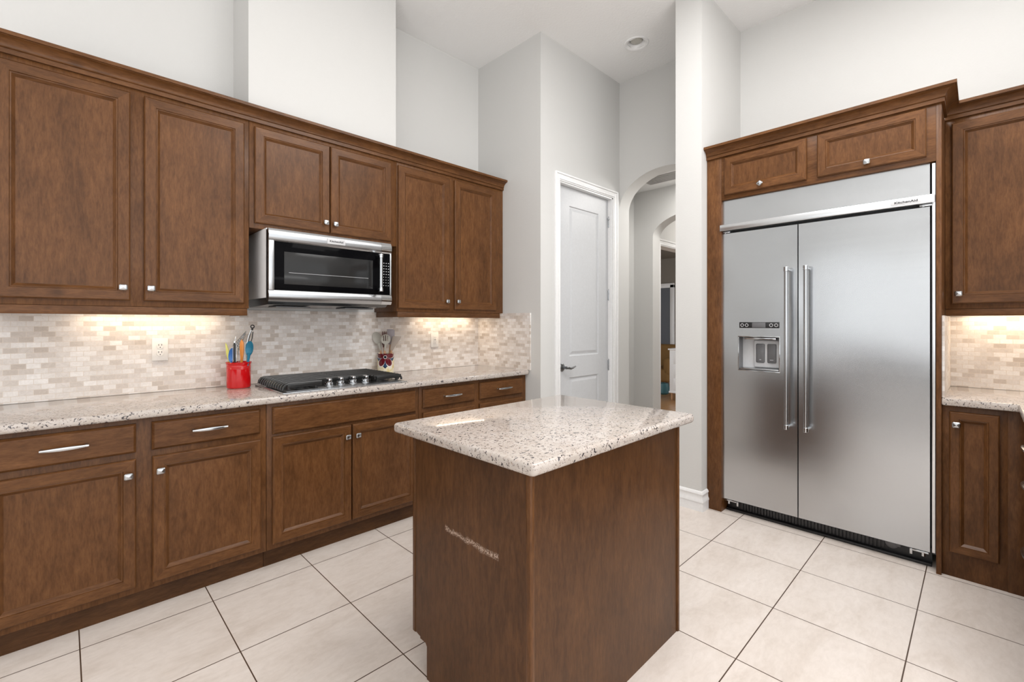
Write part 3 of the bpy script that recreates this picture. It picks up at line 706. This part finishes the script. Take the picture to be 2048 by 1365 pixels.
for u, par in ((0.832, dl), (0.729, dr)):
    g = G(); P0 = Vector((3.215, u, 0.64)); P1 = Vector((3.215, u, 1.643))
    g.tube([P0 + Vector((0, 0, 0.02)), P1 - Vector((0, 0, 0.02))], 0.0115, 20); h = g.make('handle', M_STEEL, par)
    for P, dz in ((P0, 1), (P1, -1)):
        g = G(); g.lathe(P, [(0.0125, 0), (0.0138, 0.002 * dz), (0.0138, 0.026 * dz), (0.0118, 0.028 * dz)], seg=20)
        g.tube([P + Vector((0, 0, 0.014 * dz)), P + Vector((0.063, 0, 0.014 * dz))], 0.0085, 12)
        g.make('handle_mount', M_CHROME, h)
# dispenser
h0, h1, z0, z1 = DSP
dp = G()
dep = 0.075
b = bmesh.new()
for A, B in (((h0, z0), (h1, z0)), ((h1, z0), (h1, z1)), ((h1, z1), (h0, z1)), ((h0, z1), (h0, z0))):
    quad(b, [f.P(*A, 0), f.P(*B, 0), f.P(*B, -dep), f.P(*A, -dep)])
dp._add(b, 0)
dpo = dp.make('dispenser_recess', [M_GREY], dl, smooth=0)
g = G(); f.box(g, h0, h1, z0, z1, -dep - 0.005, -dep + 0.001); f.box(g, h0 + 0.010, h0 + 0.165, z0 + 0.018, z1 - 0.022, -dep, -dep + 0.018, 0.008); o = g.make('dispenser_back', M_LGREY, dl)
for a, nm in ((0.918, 'water'), (0.986, 'ice')):
    g = G(); f.box(g, a, a + 0.052, z0 + 0.05, z1 - 0.045, -dep + 0.016, -dep + 0.024, 0.0075); pad = g.make('dispenser_paddle', M_GREY, dl)
    text_geo(nm, 0.009, f, a + 0.026, z0 + 0.068, -dep + 0.0245, 0.0003, 1.0, True)
for a, nm in ((0.918, 'water'), (0.986, 'ice')):
    text_geo(nm, 0.0095, f, a + 0.026, z0 + 0.070, -dep + 0.0245, 0.0003, 1.0, True).make('paddle_lettering', M_PRINT, dl, smooth=0)
g = G(); f.box(g, h0 + 0.02, h1 - 0.03, z1 - 0.018, z1 - 0.002, -dep, -0.012, 0.004); g.make('dispenser_spout', M_CHROME, dl)
g = G(); f.box(g, h0 + 0.002, h1 - 0.002, z0 + 0.001, z0 + 0.014, -dep, -0.004, 0.004); g.make('drip_tray', M_STEEL, dl)
g = G(); t4 = 0.006
for a, b_, c_, d_ in ((h0 - t4, h1 + t4, z0 - t4, z0), (h0 - t4, h1 + t4, z1, z1 + t4), (h0 - t4, h0, z0, z1), (h1, h1 + t4, z0, z1)): f.box(g, a, b_, c_, d_, -0.002, 0.003, 0.001)
g.make('dispenser_bezel', M_CHROME, dl)
g = G(); f.box(g, 0.886, 1.124, 1.263, 1.302, -0.002, 0.003, 0.0015); cp = g.make('control_strip', M_BLACK, dl)
g = G(); f.box(g, 0.965, 1.045, 1.266, 1.299, 0.002, 0.0036, 0.0005); g.make('display', M_GREY, cp)
for u in (1.106, 1.078, 0.932, 0.903):
    g = G(); g.lathe(f.P(u, 1.282, 0.0028), [(0.0105, 0), (0.0105, 0.001), (0.008, 0.001), (0.008, 0)], (-1, 0, 0), 20, caps=(False, False)); f.box(g, u - 0.001, u + 0.001, 1.290, 1.295, 0.0028, 0.004); g.make('button', M_PRINT, cp)
# toe grille
g = G(); f.box(g, 0.18, 1.225, 0.012, 0.090, -0.10, -0.075); f.box(g, 0.18, 1.225, 0.0, 0.016, -0.10, -0.045, 0.003)
tg = g.make('toe_grille', M_BLACK, rf)
g = G()
for k in range(44):
    u = 1.13 - k * 0.0178
    if u < 0.38: break
    f.box(g, u - 0.006, u + 0.006, 0.022, 0.088, -0.076, -0.066, 0.001)
g.make('grille_slats', plain('charcoal_plastic', (0.035, 0.035, 0.037), 0.4), tg)
g = G()
g.lathe(f.P(0.345, 0.066, -0.076), [(0.030, 0), (0.030, 0.012), (0.024, 0.016), (0.0, 0.018)], (-1, 0, 0), 24); f.box(g, 0.305, 0.325, 0.055, 0.085, -0.076, -0.055, 0.006)
g.make('filter_knob', M_GREY, tg)
for a, b_ in ((1.225, 1.15), (0.19, 0.255)):
    g = G(); f.box(g, min(a, b_), max(a, b_), 0.074, 0.084, -0.05, -0.012, 0.002); g.lathe(f.P((a * 2 + b_) / 3, 0.055, -0.025), [(0.008, 0), (0.008, 0.03)], seg=10); f.box(g, min(b_, b_ + 0.012 * (1 if b_ > a else -1)), max(b_, b_ + 0.012 * (1 if b_ > a else -1)), 0.05, 0.082, -0.05, -0.02, 0.002)
    g.make('hinge', M_CHROME, rf)

# ------------------------------------------------------------------ microwave
mw = thing('microwave', (1.205, 2.95, 1.39), 'stainless over-the-range microwave with black glass door', 'microwave')
MX0, MX1, MZ0, MZ1, MY = 0.822, 1.587, 1.418, 1.827, 2.73
fm = Fr('x', MY)
g = G(); g.box(MX0 + 0.002, MX1 - 0.002, 2.782, YW - 0.011, 1.44, 1.833, 0.002); g.make('body', plain('pale_steel_side', (0.80, 0.80, 0.80), 0.35, 0.0), mw)
g = G(); g.rings([[(MX0 + 0.004, 2.755, 1.4385), (MX1 - 0.004, 2.755, 1.4385), (MX1 - 0.004, 3.16, 1.4385), (MX0 + 0.004, 3.16, 1.4385)],
                  [(MX0 + 0.012, 2.79, 1.402), (MX1 - 0.012, 2.79, 1.402), (MX1 - 0.012, 3.14, 1.392), (MX0 + 0.012, 3.14, 1.392)]]); g.make('vent_base', M_DARKMETAL, mw)
g = G(); g.box(0.90, 1.10, 2.86, 3.0, 1.388, 1.396, 0.002); g.box(1.32, 1.52, 2.86, 3.0, 1.388, 1.396, 0.002); g.make('grease_filter', M_GREY, mw)
g = G(); g.box(MX0 + 0.001, MX1 - 0.001, 2.760, 2.781, 1.425, 1.823); g.make('door_seal', M_GAP, mw)
# door frame: curved steel bands top and bottom, black glass between
def band(za, zb, u0, u1):
    rs = []
    for k in range(9):
        t = k / 8; rs_d = -0.012 * (2 * t - 1) ** 2
        rs.append(rs_d)
    g = G(); ring = []
    for u in (u0, u1):
        ring.append([fm.P(u, za + (zb - za) * k / 8, rs[k]) for k in range(9)] + [fm.P(u, zb, -0.030), fm.P(u, za, -0.030)])
    g.rings(ring); return g
XG = 1.512
band(1.752, MZ1, MX0, XG).make('door_band', M_STEEL, mw)
band(MZ0, 1.487, MX0, XG).make('door_band', M_STEEL, mw)
g = G(); fm.box(g, MX0, MX0 + 0.030, 1.48, 1.76, -0.030, -0.004, 0.003); g.make('door_stile', M_STEEL, mw)
band(1.752, MZ1, XG + 0.001, MX1).make('panel_cap', M_CHROME, mw)
band(MZ0, 1.487, XG + 0.001, MX1).make('panel_cap', M_CHROME, mw)
g = G(); fm.box(g, MX1 - 0.012, MX1, 1.48, 1.76, -0.030, -0.004, 0.003); g.make('panel_edge', M_STEEL, mw)
g = G(); fm.box(g, MX0 + 0.028, XG, 1.483, 1.756, -0.028, -0.0065, 0.002); dg_ = g.make('door_glass', M_BLKGLASS, mw)
g = G(); fm.box(g, 0.905, 1.452, 1.518, 1.702, -0.0066, -0.0058, 0.0003); g.make('window', M_WINDOW, dg_)
g = G(); fm.box(g, 0.93, 1.42, 1.5835, 1.5850, -0.0058, -0.0054); g.make('rack_edge', M_PRINT, dg_)
g = G(); fm.box(g, XG + 0.001, MX1 - 0.010, 1.483, 1.756, -0.028, -0.0065, 0.002); kp = g.make('control_panel', M_BLKGLASS, mw)
g = G()
for r_ in range(9):
    for c_ in range(3):
        fm.box(g, 1.528 + c_ * 0.017, 1.5345 + c_ * 0.017 - (0.003 if r_ > 4 else 0), 1.690 - r_ * 0.0185, 1.6945 - r_ * 0.0185, -0.0066, -0.0060)
g.make('keypad', M_PRINT, kp)
g = G(); g.tube([fm.P(1.482, 1.507, 0.045), fm.P(1.482, 1.735, 0.045)], 0.0105, 16); hd = g.make('handle', M_STEEL, mw)
for z in (1.512, 1.730):
    g = G(); g.lathe(fm.P(1.482, z - 0.012, 0.045), [(0.0125, 0), (0.0132, 0.002), (0.0132, 0.022), (0.0125, 0.024)], seg=16); fm.box(g, 1.473, 1.491, z - 0.010, z + 0.010, -0.006, 0.045, 0.004)
    g.make('handle_mount', M_CHROME, hd)
g = G(); fm.box(g, 1.149, 1.262, 1.775, 1.809, -0.006, 0.004, 0.002); bd = g.make('badge', M_LGREY, mw)
text_geo('KitchenAid', 0.0165, fm, 1.2055, 1.792, 0.0044, 0.0004, 1.15).make('lettering', M_INK, bd, smooth=0)

# ------------------------------------------------------------------ cooktop
ck = thing('gas_cooktop', (1.23, 2.83, CT), 'stainless gas cooktop with black iron grates and four front knobs', 'cooktop')
g = G(); g.box(0.846, 1.612, 2.576, 3.078, CT, CT + 0.008, 0.003); g.make('steel_tray', M_STEEL, ck)
g = G(); g.box(0.872, 1.586, 2.60, 3.056, CT + 0.008, CT + 0.011, 0.002); g.make('burner_pan', steel('dull_pan_steel', 0.30, 0.3), ck)
for x, y, r in ((0.98, 2.72, 0.042), (0.98, 2.94, 0.036), (1.23, 2.90, 0.055), (1.48, 2.72, 0.038), (1.48, 2.94, 0.044)):
    g = G(); g.lathe((x, y, CT + 0.011), [(r + 0.012, 0), (r + 0.010, 0.008), (r, 0.012), (r, 0.020), (r - 0.004, 0.024), (0, 0.025)], seg=28); g.make('burner', M_IRON, ck)
def grate(x0, x1, out, n0, n1):
    """bars along X whose outer end curls down; shorter bars where the knobs are"""
    g = G(); zt = CT + 0.052
    n = 12
    for k in range(n):
        y = 2.632 + k * (3.055 - 2.632) / (n - 1)
        a, b = (x0, x1) if y > 2.735 else (n0, n1)
        xe, xi = (a, b) if out < 0 else (b, a)
        pts = [(xe + out * 0.004, y, zt - 0.038), (xe + out * 0.001, y, zt - 0.022), (xe - out * 0.010, y, zt - 0.008), (xe - out * 0.026, y, zt - 0.003), ((a + b) / 2, y, zt - 0.003), (xi, y, zt - 0.003)]
        g.tube(pts, 0.0068, 8, up=(0, 1, 0))
    for x in (x0 + 0.075, (x0 + x1) / 2, x1 - 0.075):
        yb = 2.632 if (n0 <= x <= n1) else 2.74
        g.box(x - 0.006, x + 0.006, yb, 3.055, zt - 0.026, zt - 0.004, 0.002)
    g.box(n0 + 0.02, n1, 2.626, 2.641, zt - 0.026, zt - 0.002, 0.003)
    g.box(x0 + 0.03, x1, 3.044, 3.062, zt - 0.028, zt - 0.002, 0.003)
    g.box(x0 if out > 0 else x0 + 0.03, x1 - 0.03 if out > 0 else x1, 2.728, 2.744, zt - 0.026, zt - 0.002, 0.003)
    for x, y in ((n0 + 0.03, 2.636), (n1 - 0.03, 2.636), (x0 + 0.04, 3.05), (x1 - 0.04, 3.05)):
        g.box(x - 0.008, x + 0.008, y - 0.006, y + 0.006, CT + 0.010, zt - 0.02, 0.002)
    return g.make('grate', M_IRON, ck)
grate(0.866, 1.229, -1, 0.866, 1.075)
grate(1.232, 1.596, 1, 1.400, 1.596)
for x, y in ((1.135, 2.672), (1.213, 2.690), (1.292, 2.690), (1.368, 2.672)):
    g = G(); g.lathe((x, y, CT + 0.0105), [(0.027, 0), (0.027, 0.006), (0.023, 0.009), (0.0225, 0.020), (0.020, 0.023), (0, 0.023)], seg=24)
    g.box(x - 0.010, x + 0.010, y - 0.022, y + 0.022, CT + 0.030, CT + 0.055, 0.003); g.make('control_knob', M_CHROME, ck)

# ------------------------------------------------------------------ utensil crocks
RV = Vector((0.7209, -0.6931, 0)); FW = Vector((-0.6931, -0.7209, 0))      # right and toward the viewer, seen from the kitchen
C1 = Vector((0.752, 3.048, CT)); K1 = 0.00297
g = G()
H1 = 0.152
prof = [(0.058, 0.0), (0.062, 0.003), (0.0635, 0.012), (0.0635, 0.112)]
for z in (0.114, 0.120, 0.126): prof += [(0.0635, z - 0.002), (0.0647, z), (0.0635, z + 0.002)]
prof += [(0.0635, 0.135), (0.066, 0.143), (0.0685, 0.150), (0.067, 0.1525), (0.062, 0.150), (0.058, 0.135), (0.058, 0.008), (0.0, 0.006)]
g.lathe(C1, prof, seg=48, caps=(True, True))
tag(g.make('utensil_crock', M_RED, loc=C1), 'glossy red crock of colourful utensils left of the cooktop', 'crock')
def pv(C, K, cx, ypx, px, dep=0.0):
    """a point given by where it appears above the crock: px columns from its axis, rows from the horizon"""
    return Vector((C.x, C.y, 0)) + RV * ((px - cx) * K) + FW * dep + Vector((0, 0, CAM_H - (ypx - 646) * K))
def in1(px, y, d=0.0): return pv(C1, K1, 475, y, px, d)
def flatpiece(g, outline, thick, dn=None):
    n = (dn or FW).normalized(); g.prism([p - n * thick / 2 for p in outline], n * thick, bev=min(0.0016, thick * 0.35))
def stick(g, a, b, r0, r1, seg=10): g.tube([a, b], [r0, r1], seg)
M_YEL = plain('lime_yellow_plastic', (0.62, 0.62, 0.16), 0.35)
M_BLUE = plain('blue_silicone', (0.035, 0.17, 0.50), 0.35)
M_ORG = plain('orange_plastic', (0.72, 0.27, 0.06), 0.35)
M_TEAL = plain('teal_silicone', (0.005, 0.145, 0.25), 0.4)
def bot(C, s, d): return Vector((C.x, C.y, CT + 0.012)) + RV * s + FW * d
def spoon_bowl(g, c, hw, hh, tilt, thick=0.006, n=20, m=5):
    """a dished oval head facing the viewer"""
    up = (Vector((0, 0, 1)) * math.cos(tilt) + RV * math.sin(tilt)); sd = RV * math.cos(tilt) - Vector((0, 0, 1)) * math.sin(tilt)
    rs = []
    for k in range(m + 1):
        f_ = k / m; rs.append([c + sd * hw * f_ * math.cos(a) + up * hh * f_ * math.sin(a) - FW * (0.010 * (1 - f_ * f_)) for a in [2 * math.pi * i / n for i in range(n)]])
    rs[0] = [c - FW * 0.010 + (p - c) * 0.001 for p in rs[1]]
    back = [[p - FW * thick for p in r] for r in rs][::-1]
    g.rings(rs + back)
# yellow paring knife
U1 = 'utensils in the red crock'
g = G(); flatpiece(g, [in1(446.5, 686, -0.01), in1(449.5, 690, -0.01), in1(456.5, 712, -0.01), in1(460, 726, -0.01), in1(453, 726, -0.01), in1(448, 708, -0.01)], 0.006)
stick(g, in1(456.5, 724, -0.01), bot(C1, -0.02, -0.01), 0.006, 0.006); tag(g.make('utensil', M_YEL, loc=C1), 'lime-yellow knife blade leaning left in the red crock', 'utensil', U1)
g = G(); spoon_bowl(g, in1(464, 710, 0.02), 0.017, 0.042, R(8)); stick(g, in1(463.5, 722, 0.018), bot(C1, -0.01, 0.02), 0.006, 0.006); tag(g.make('utensil', M_BLUE, loc=C1), 'dark blue scoop-shaped spatula in the red crock', 'utensil', U1)
# black peeler
t_ = thing('utensil', C1 + RV * -0.004 + FW * 0.03, 'black-handled chrome peeler standing in the red crock', 'utensil', U1)
g = G(); g.tube([in1(473, 728, 0.03), in1(472.7, 720, 0.03), in1(472.7, 690, 0.03), in1(472.8, 686, 0.03)], [0.007, 0.0085, 0.0085, 0.007], 12, flat=0.7); stick(g, in1(473, 727, 0.03), bot(C1, 0, 0.03), 0.006, 0.006); g.make('handle', M_BLACK, t_)
g = G()
for s in (-1, 1): g.tube([in1(472.8 + s * 3.2, 725, 0.031), in1(472.8 + s * 3.3, 690, 0.031), in1(472.8 + s * 1.2, 684, 0.031), in1(475 , 673, 0.03)], 0.0016, 8)
g.lathe(in1(472.7, 685, 0.03), [(0.0075, 0), (0.0075, 0.006)], seg=12); g.make('blade', M_CHROME, t_)
g = G(); flatpiece(g, [in1(481, 679, 0.0), in1(485, 686, 0), in1(485.5, 700, 0), in1(482.5, 728, 0), in1(478.5, 728, 0), in1(477, 700, 0), in1(477.5, 686, 0)], 0.007)
stick(g, in1(480.5, 726, 0), bot(C1, 0.008, 0.0), 0.006, 0.006); tag(g.make('utensil', M_ORG, loc=C1), 'orange upright spatula in the middle of the red crock', 'utensil', U1)
g = G(); spoon_bowl(g, in1(498.4, 697, 0.015), 0.0225, 0.044, R(6)); g.tube([in1(497.5, 706, 0.010), in1(496, 722, 0.012), bot(C1, 0.035, 0.015)], [0.010, 0.006, 0.006], 10)
tag(g.make('utensil', M_TEAL, loc=C1), 'big teal spoon at the right of the red crock', 'utensil', U1)
# slotted metal turner (grey, perforated look by ribs) and tongs
t_ = thing('utensil', C1 + FW * -0.03, 'grey perforated metal turner fanning out left in the red crock', 'utensil', U1)
g = G()
A, B, C_, D = in1(484, 663, -0.03), in1(456.5, 693, -0.03), in1(458, 698, -0.03), in1(468, 699, -0.03)
g.tube([A, B, C_, D, in1(480, 676, -0.03), A], 0.0018, 8)
for k in range(6):
    q = (k + 0.6) / 6.6; g.tube([A.lerp(B, 0.15 + 0.8 * q), in1(480, 676, -0.03).lerp(D, q)], 0.0016, 6)
for k in (0.33, 0.66): g.tube([A.lerp(in1(481, 670, -0.03), k), B.lerp(D, k)], 0.0014, 6)
g.make('head', M_DARKMETAL, t_)
g = G(); g.tube([in1(469, 697, -0.03), in1(473, 722, -0.028), bot(C1, -0.005, -0.03)], [0.004, 0.004, 0.004], 8); g.make('handle', M_CHROME, t_)
t_ = thing('utensil', C1 + RV * 0.02 + FW * -0.02, 'chrome tongs with a black hanging ring in the red crock', 'utensil', U1)
g = G(); c0 = in1(498.7, 653.7, -0.02); ring = [c0 + RV * 0.0105 * math.cos(a) + Vector((0, 0, 1)) * 0.0085 * math.sin(a) for a in [2 * math.pi * k / 20 for k in range(21)]]
g.tube(ring, 0.0032, 8); flatpiece(g, [in1(495.5, 660.5, -0.02), in1(497, 657, -0.02), in1(500, 657, -0.02), in1(499.5, 661.5, -0.02)], 0.008); g.make('hanging_ring', M_BLACK, t_)
g = G()
for off in (-0.007, 0.006):
    o2 = FW * off
    g.tube([in1(496.5, 660, -0.02) + o2 * 0.3, in1(492, 672, -0.02) + o2, in1(487, 692, -0.02) + o2, in1(488.5, 724, -0.02) + o2, bot(C1, 0.03, -0.02) + o2], [0.005, 0.006, 0.006, 0.006, 0.005], 8, flat=0.5)
g.tube([in1(500, 664, -0.018), in1(499, 676, -0.016), in1(497.4, 684, -0.012)], [0.003, 0.003, 0.0025], 8, mi=1); g.make('arms', [M_CHROME, M_BLACK], t_)

# painted crock
C2 = Vector((1.747, 3.095, CT)); K2 = 0.00375
def painted():
    m, t, p = mat('painted_flower_glaze')
    tc = nd(t, 'ShaderNodeTexCoord'); sp = nd(t, 'ShaderNodeSeparateXYZ'); lk(t, tc.outputs['Object'], sp.inputs[0])
    x, y, z = sp.outputs
    s = mth(t, 'ADD', mth(t, 'MULTIPLY', x, RV.x), mth(t, 'MULTIPLY', y, RV.y))
    q = mth(t, 'ADD', mth(t, 'MULTIPLY', x, FW.x), mth(t, 'MULTIPLY', y, FW.y))
    th = mth(t, 'MULTIPLY', mth(t, 'ARCTAN2', s, q), 0.062)
    th = mth(t, 'SUBTRACT', th, 0.012); zz = mth(t, 'SUBTRACT', z, 0.130)
    rho = mth(t, 'SQRT', mth(t, 'ADD', mth(t, 'MULTIPLY', th, th), mth(t, 'MULTIPLY', zz, zz)))
    phi = mth(t, 'ARCTAN2', th, mth(t, 'MULTIPLY', zz, -1.0))
    lob = mth(t, 'POWER', mth(t, 'ABSOLUTE', mth(t, 'SINE', mth(t, 'MULTIPLY', phi, 2.5))), 0.55)
    e = mth(t, 'DIVIDE', rho, mth(t, 'ADD', 0.006, mth(t, 'MULTIPLY', lob, 0.084)))
    nz = noise(t, tc.outputs['Object'], 90, 3)
    blue = ramp(t, nz, [(0.42, (0.006, 0.016, 0.05)), (0.58, (0.05, 0.11, 0.20))])
    low = ramp(t, noise(t, tc.outputs['Object'], 30, 3), [(0.4, (0.62, 0.50, 0.22)), (0.6, (0.75, 0.70, 0.55))])
    edge = mth(t, 'ADD', 0.045, mth(t, 'MULTIPLY', mth(t, 'ABSOLUTE', th), 0.9))
    bg = mixc(t, mth(t, 'LESS_THAN', z, edge), blue, low)
    c = mixc(t, mth(t, 'LESS_THAN', e, 1.0), bg, (0.72, 0.66, 0.62))
    c = mixc(t, mth(t, 'LESS_THAN', e, 0.87), c, mixc(t, nz, (0.06, 0.002, 0.008), (0.16, 0.012, 0.016)))
    c = mixc(t, mth(t, 'LESS_THAN', rho, 0.013), c, (0.72, 0.66, 0.62))
    c = mixc(t, mth(t, 'LESS_THAN', rho, 0.010), c, (0.008, 0.016, 0.03))
    lk(t, c, p.inputs['Base Color']); p.inputs['Roughness'].default_value = 0.12; p.inputs['Coat Weight'].default_value = 0.4
    return m
g = G(); g.lathe(C2, [(0.052, 0), (0.058, 0.004), (0.060, 0.02), (0.061, 0.10), (0.063, 0.150), (0.0645, 0.153), (0.062, 0.156), (0.058, 0.150), (0.056, 0.01), (0, 0.008)], seg=48)
tag(g.make('utensil_crock', painted(), loc=C2), 'small crock painted with a dark red flower behind the cooktop', 'crock')
def in2(px, y, d=0.0): return pv(C2, K2, 772, y, px, d)
U2 = 'utensils in the painted crock'
M_TAUPE = plain('pale_taupe_silicone', (0.33, 0.27, 0.225), 0.45)
M_SAGE = plain('pale_sage_silicone', (0.37, 0.345, 0.30), 0.45)
M_LAV = plain('pale_lilac_grey_silicone', (0.30, 0.26, 0.27), 0.45)
M_BRN = plain('dark_cherry_wood', (0.075, 0.020, 0.013), 0.4)
M_HAN = plain('beech_wood', (0.42, 0.23, 0.12), 0.5)
def utensil2(label, head, m, neck, d, s):
    t_ = thing('utensil', C2 + RV * s + FW * d, label, 'utensil', U2)
    h = head.make('head', m, t_)
    g = G(); a = in2(*neck, d); b_ = bot(C2, s, d); k = a.lerp(b_, 0.16)
    g.tube([a, k, b_], [0.006, 0.008, 0.007], 10); g.make('handle', M_HAN, t_); return t_
g = G(); spoon_bowl(g, in2(755, 677, 0.0), 0.033, 0.050, R(-22)); g.tube([in2(758, 687, -0.004), in2(762, 702, 0)], [0.018, 0.006], 10)
utensil2('big pale ladle-like spoon leaning left in the painted crock', g, M_SAGE, (762, 701), 0.0, -0.03)
g = G(); flatpiece(g, [in2(786, 673, 0.0), in2(803, 673.5, 0), in2(801, 679, 0), in2(793, 689, 0), in2(786, 702, 0), in2(781, 702, 0), in2(783, 686, 0)], 0.008)
utensil2('pale angled spatula leaning right in the painted crock', g, M_TAUPE, (783.5, 701), 0.0, 0.028)
g = G(); flatpiece(g, [in2(773, 659, -0.025), in2(784, 659, -0.025), in2(788.5, 661, -0.025), in2(788, 676, -0.025), in2(784, 690, -0.025), in2(776, 690, -0.025), in2(774, 676, -0.025)], 0.006)
utensil2('tall lilac-grey flat turner at the back of the painted crock', g, M_LAV, (780, 690), -0.025, 0.01)
# slotted spoon: ring of two prongs with open slots
g = G(); cc = in2(774, 679, 0.03); n = 24; outer = [cc + RV * 0.033 * math.cos(a) + Vector((0, 0, 1)) * 0.034 * math.sin(a) for a in [2 * math.pi * k / n for k in range(n + 1)]]
g.tube(outer, 0.004, 8)
for k, (x0, x1) in enumerate(((-0.033, -0.018), (-0.011, -0.004), (0.003, 0.010), (0.017, 0.033))):
    zt, zb = 0.034 * math.sqrt(max(0.05, 1 - ((x0 + x1) / 0.066) ** 2)), -0.034
    flatpiece(g, [cc + RV * x0 + Vector((0, 0, zb * 0.5)), cc + RV * x1 + Vector((0, 0, zb * 0.5)), cc + RV * x1 + Vector((0, 0, zt * 0.96)), cc + RV * x0 + Vector((0, 0, zt * (0.3 if k in (0,) else 0.96)))], 0.004)
flatpiece(g, [cc + RV * -0.029 + Vector((0, 0, -0.012)), cc + RV * 0.029 + Vector((0, 0, -0.012)), cc + RV * 0.012 + Vector((0, 0, -0.040)), cc + RV * -0.010 + Vector((0, 0, -0.040))], 0.005)
g.tube([cc + Vector((0, 0, -0.034)), in2(772, 702, 0.03)], [0.009, 0.006], 10)
utensil2('pale slotted spoon at the front of the painted crock', g, M_SAGE, (772, 700), 0.03, 0.0)
g = G()
for s_ in (-3.4, 0.0, 3.4): flatpiece(g, [in2(768.5 + s_ - 1.3, 690, -0.012), in2(768.5 + s_ - 1.4, 666, -0.012), in2(768.5 + s_, 662.5, -0.012), in2(768.5 + s_ + 1.4, 666, -0.012), in2(768.5 + s_ + 1.3, 690, -0.012)], 0.006)
flatpiece(g, [in2(764, 684, -0.012), in2(773, 684, -0.012), in2(771, 696, -0.012), in2(766, 696, -0.012)], 0.007)
utensil2('dark cherry wood slotted fork behind the pale spoons in the painted crock', g, M_BRN, (768.5, 695), -0.012, -0.004)

# ------------------------------------------------------------------ things seen through the arches
d2 = thing('door_2', (9.79, 4.75, 0), None, None, kind='structure')
fd = Fr('y', 9.8)
g = G(); fd.box(g, 4.80, 5.70, 0.05, 2.08, 0, 0.03); g.make('door_panel', plain('dusky_glass', (0.12, 0.13, 0.15), 0.25), d2)
g = G(); fd.box(g, 4.71, 4.80, 0, 2.15, 0, 0.05, 0.006); fd.box(g, 5.70, 5.80, 0, 2.15, 0, 0.05, 0.006); fd.box(g, 4.71, 5.80, 2.08, 2.18, 0, 0.05, 0.006); g.make('door_frame', M_TRIM, d2)
ds = thing('dresser', (7.55, 3.3, 0), 'white painted dresser on short legs in the room beyond the arches', 'dresser')
g = G(); g.box(7.36, 7.80, 2.95, 3.63, 0.14, 0.84, 0.006); g.box(7.34, 7.82, 2.93, 3.65, 0.84, 0.865, 0.004); g.box(7.35, 7.81, 2.94, 3.64, 0.12, 0.15, 0.004); g.make('body', M_TRIM, ds)
for x in (7.39, 7.77):
    for y in (2.98, 3.60):
        g = G(); g.lathe((x, y, 0), [(0.014, 0), (0.022, 0.12)], seg=12); g.make('leg', M_HAN, ds)
g = G()
for k in range(3): g.box(7.352, 7.362, 3.02, 3.56, 0.18 + k * 0.215, 0.375 + k * 0.215, 0.004)
g.make('drawer_front', M_TRIM, ds)
ac = thing('armchair', (8.5, 4.5, 0), 'mustard-brown armchair beside the white dresser in the far room', 'chair')
M_MUST = plain('mustard_fabric', (0.20, 0.105, 0.028), 0.8)
g = G(); g.box(8.25, 8.95, 4.10, 4.90, 0.16, 0.42, 0.05, seg=3); g.make('seat', M_MUST, ac)
g = G(); g.box(8.80, 9.02, 4.10, 4.90, 0.30, 0.86, 0.07, seg=3); g.make('backrest', M_MUST, ac)
for y in (4.08, 4.80):
    g = G(); g.box(8.25, 8.95, y, y + 0.13, 0.30, 0.62, 0.05, seg=3); g.make('armrest', M_MUST, ac)
for x in (8.32, 8.88):
    for y in (4.16, 4.84):
        g = G(); g.lathe((x, y, 0), [(0.013, 0), (0.02, 0.18)], seg=10); g.make('leg', M_BRN, ac)
g = G(); g.lathe((7.86, 3.99, 0), [(0.06, 0), (0.10, 0.03), (0.105, 0.12), (0.085, 0.20), (0.0, 0.22)], seg=24)
tag(g.make('floor_cushion', plain('teal_fabric', (0.04, 0.13, 0.15), 0.5)), 'small teal pouf on the wood floor before the mustard armchair', 'pouf')
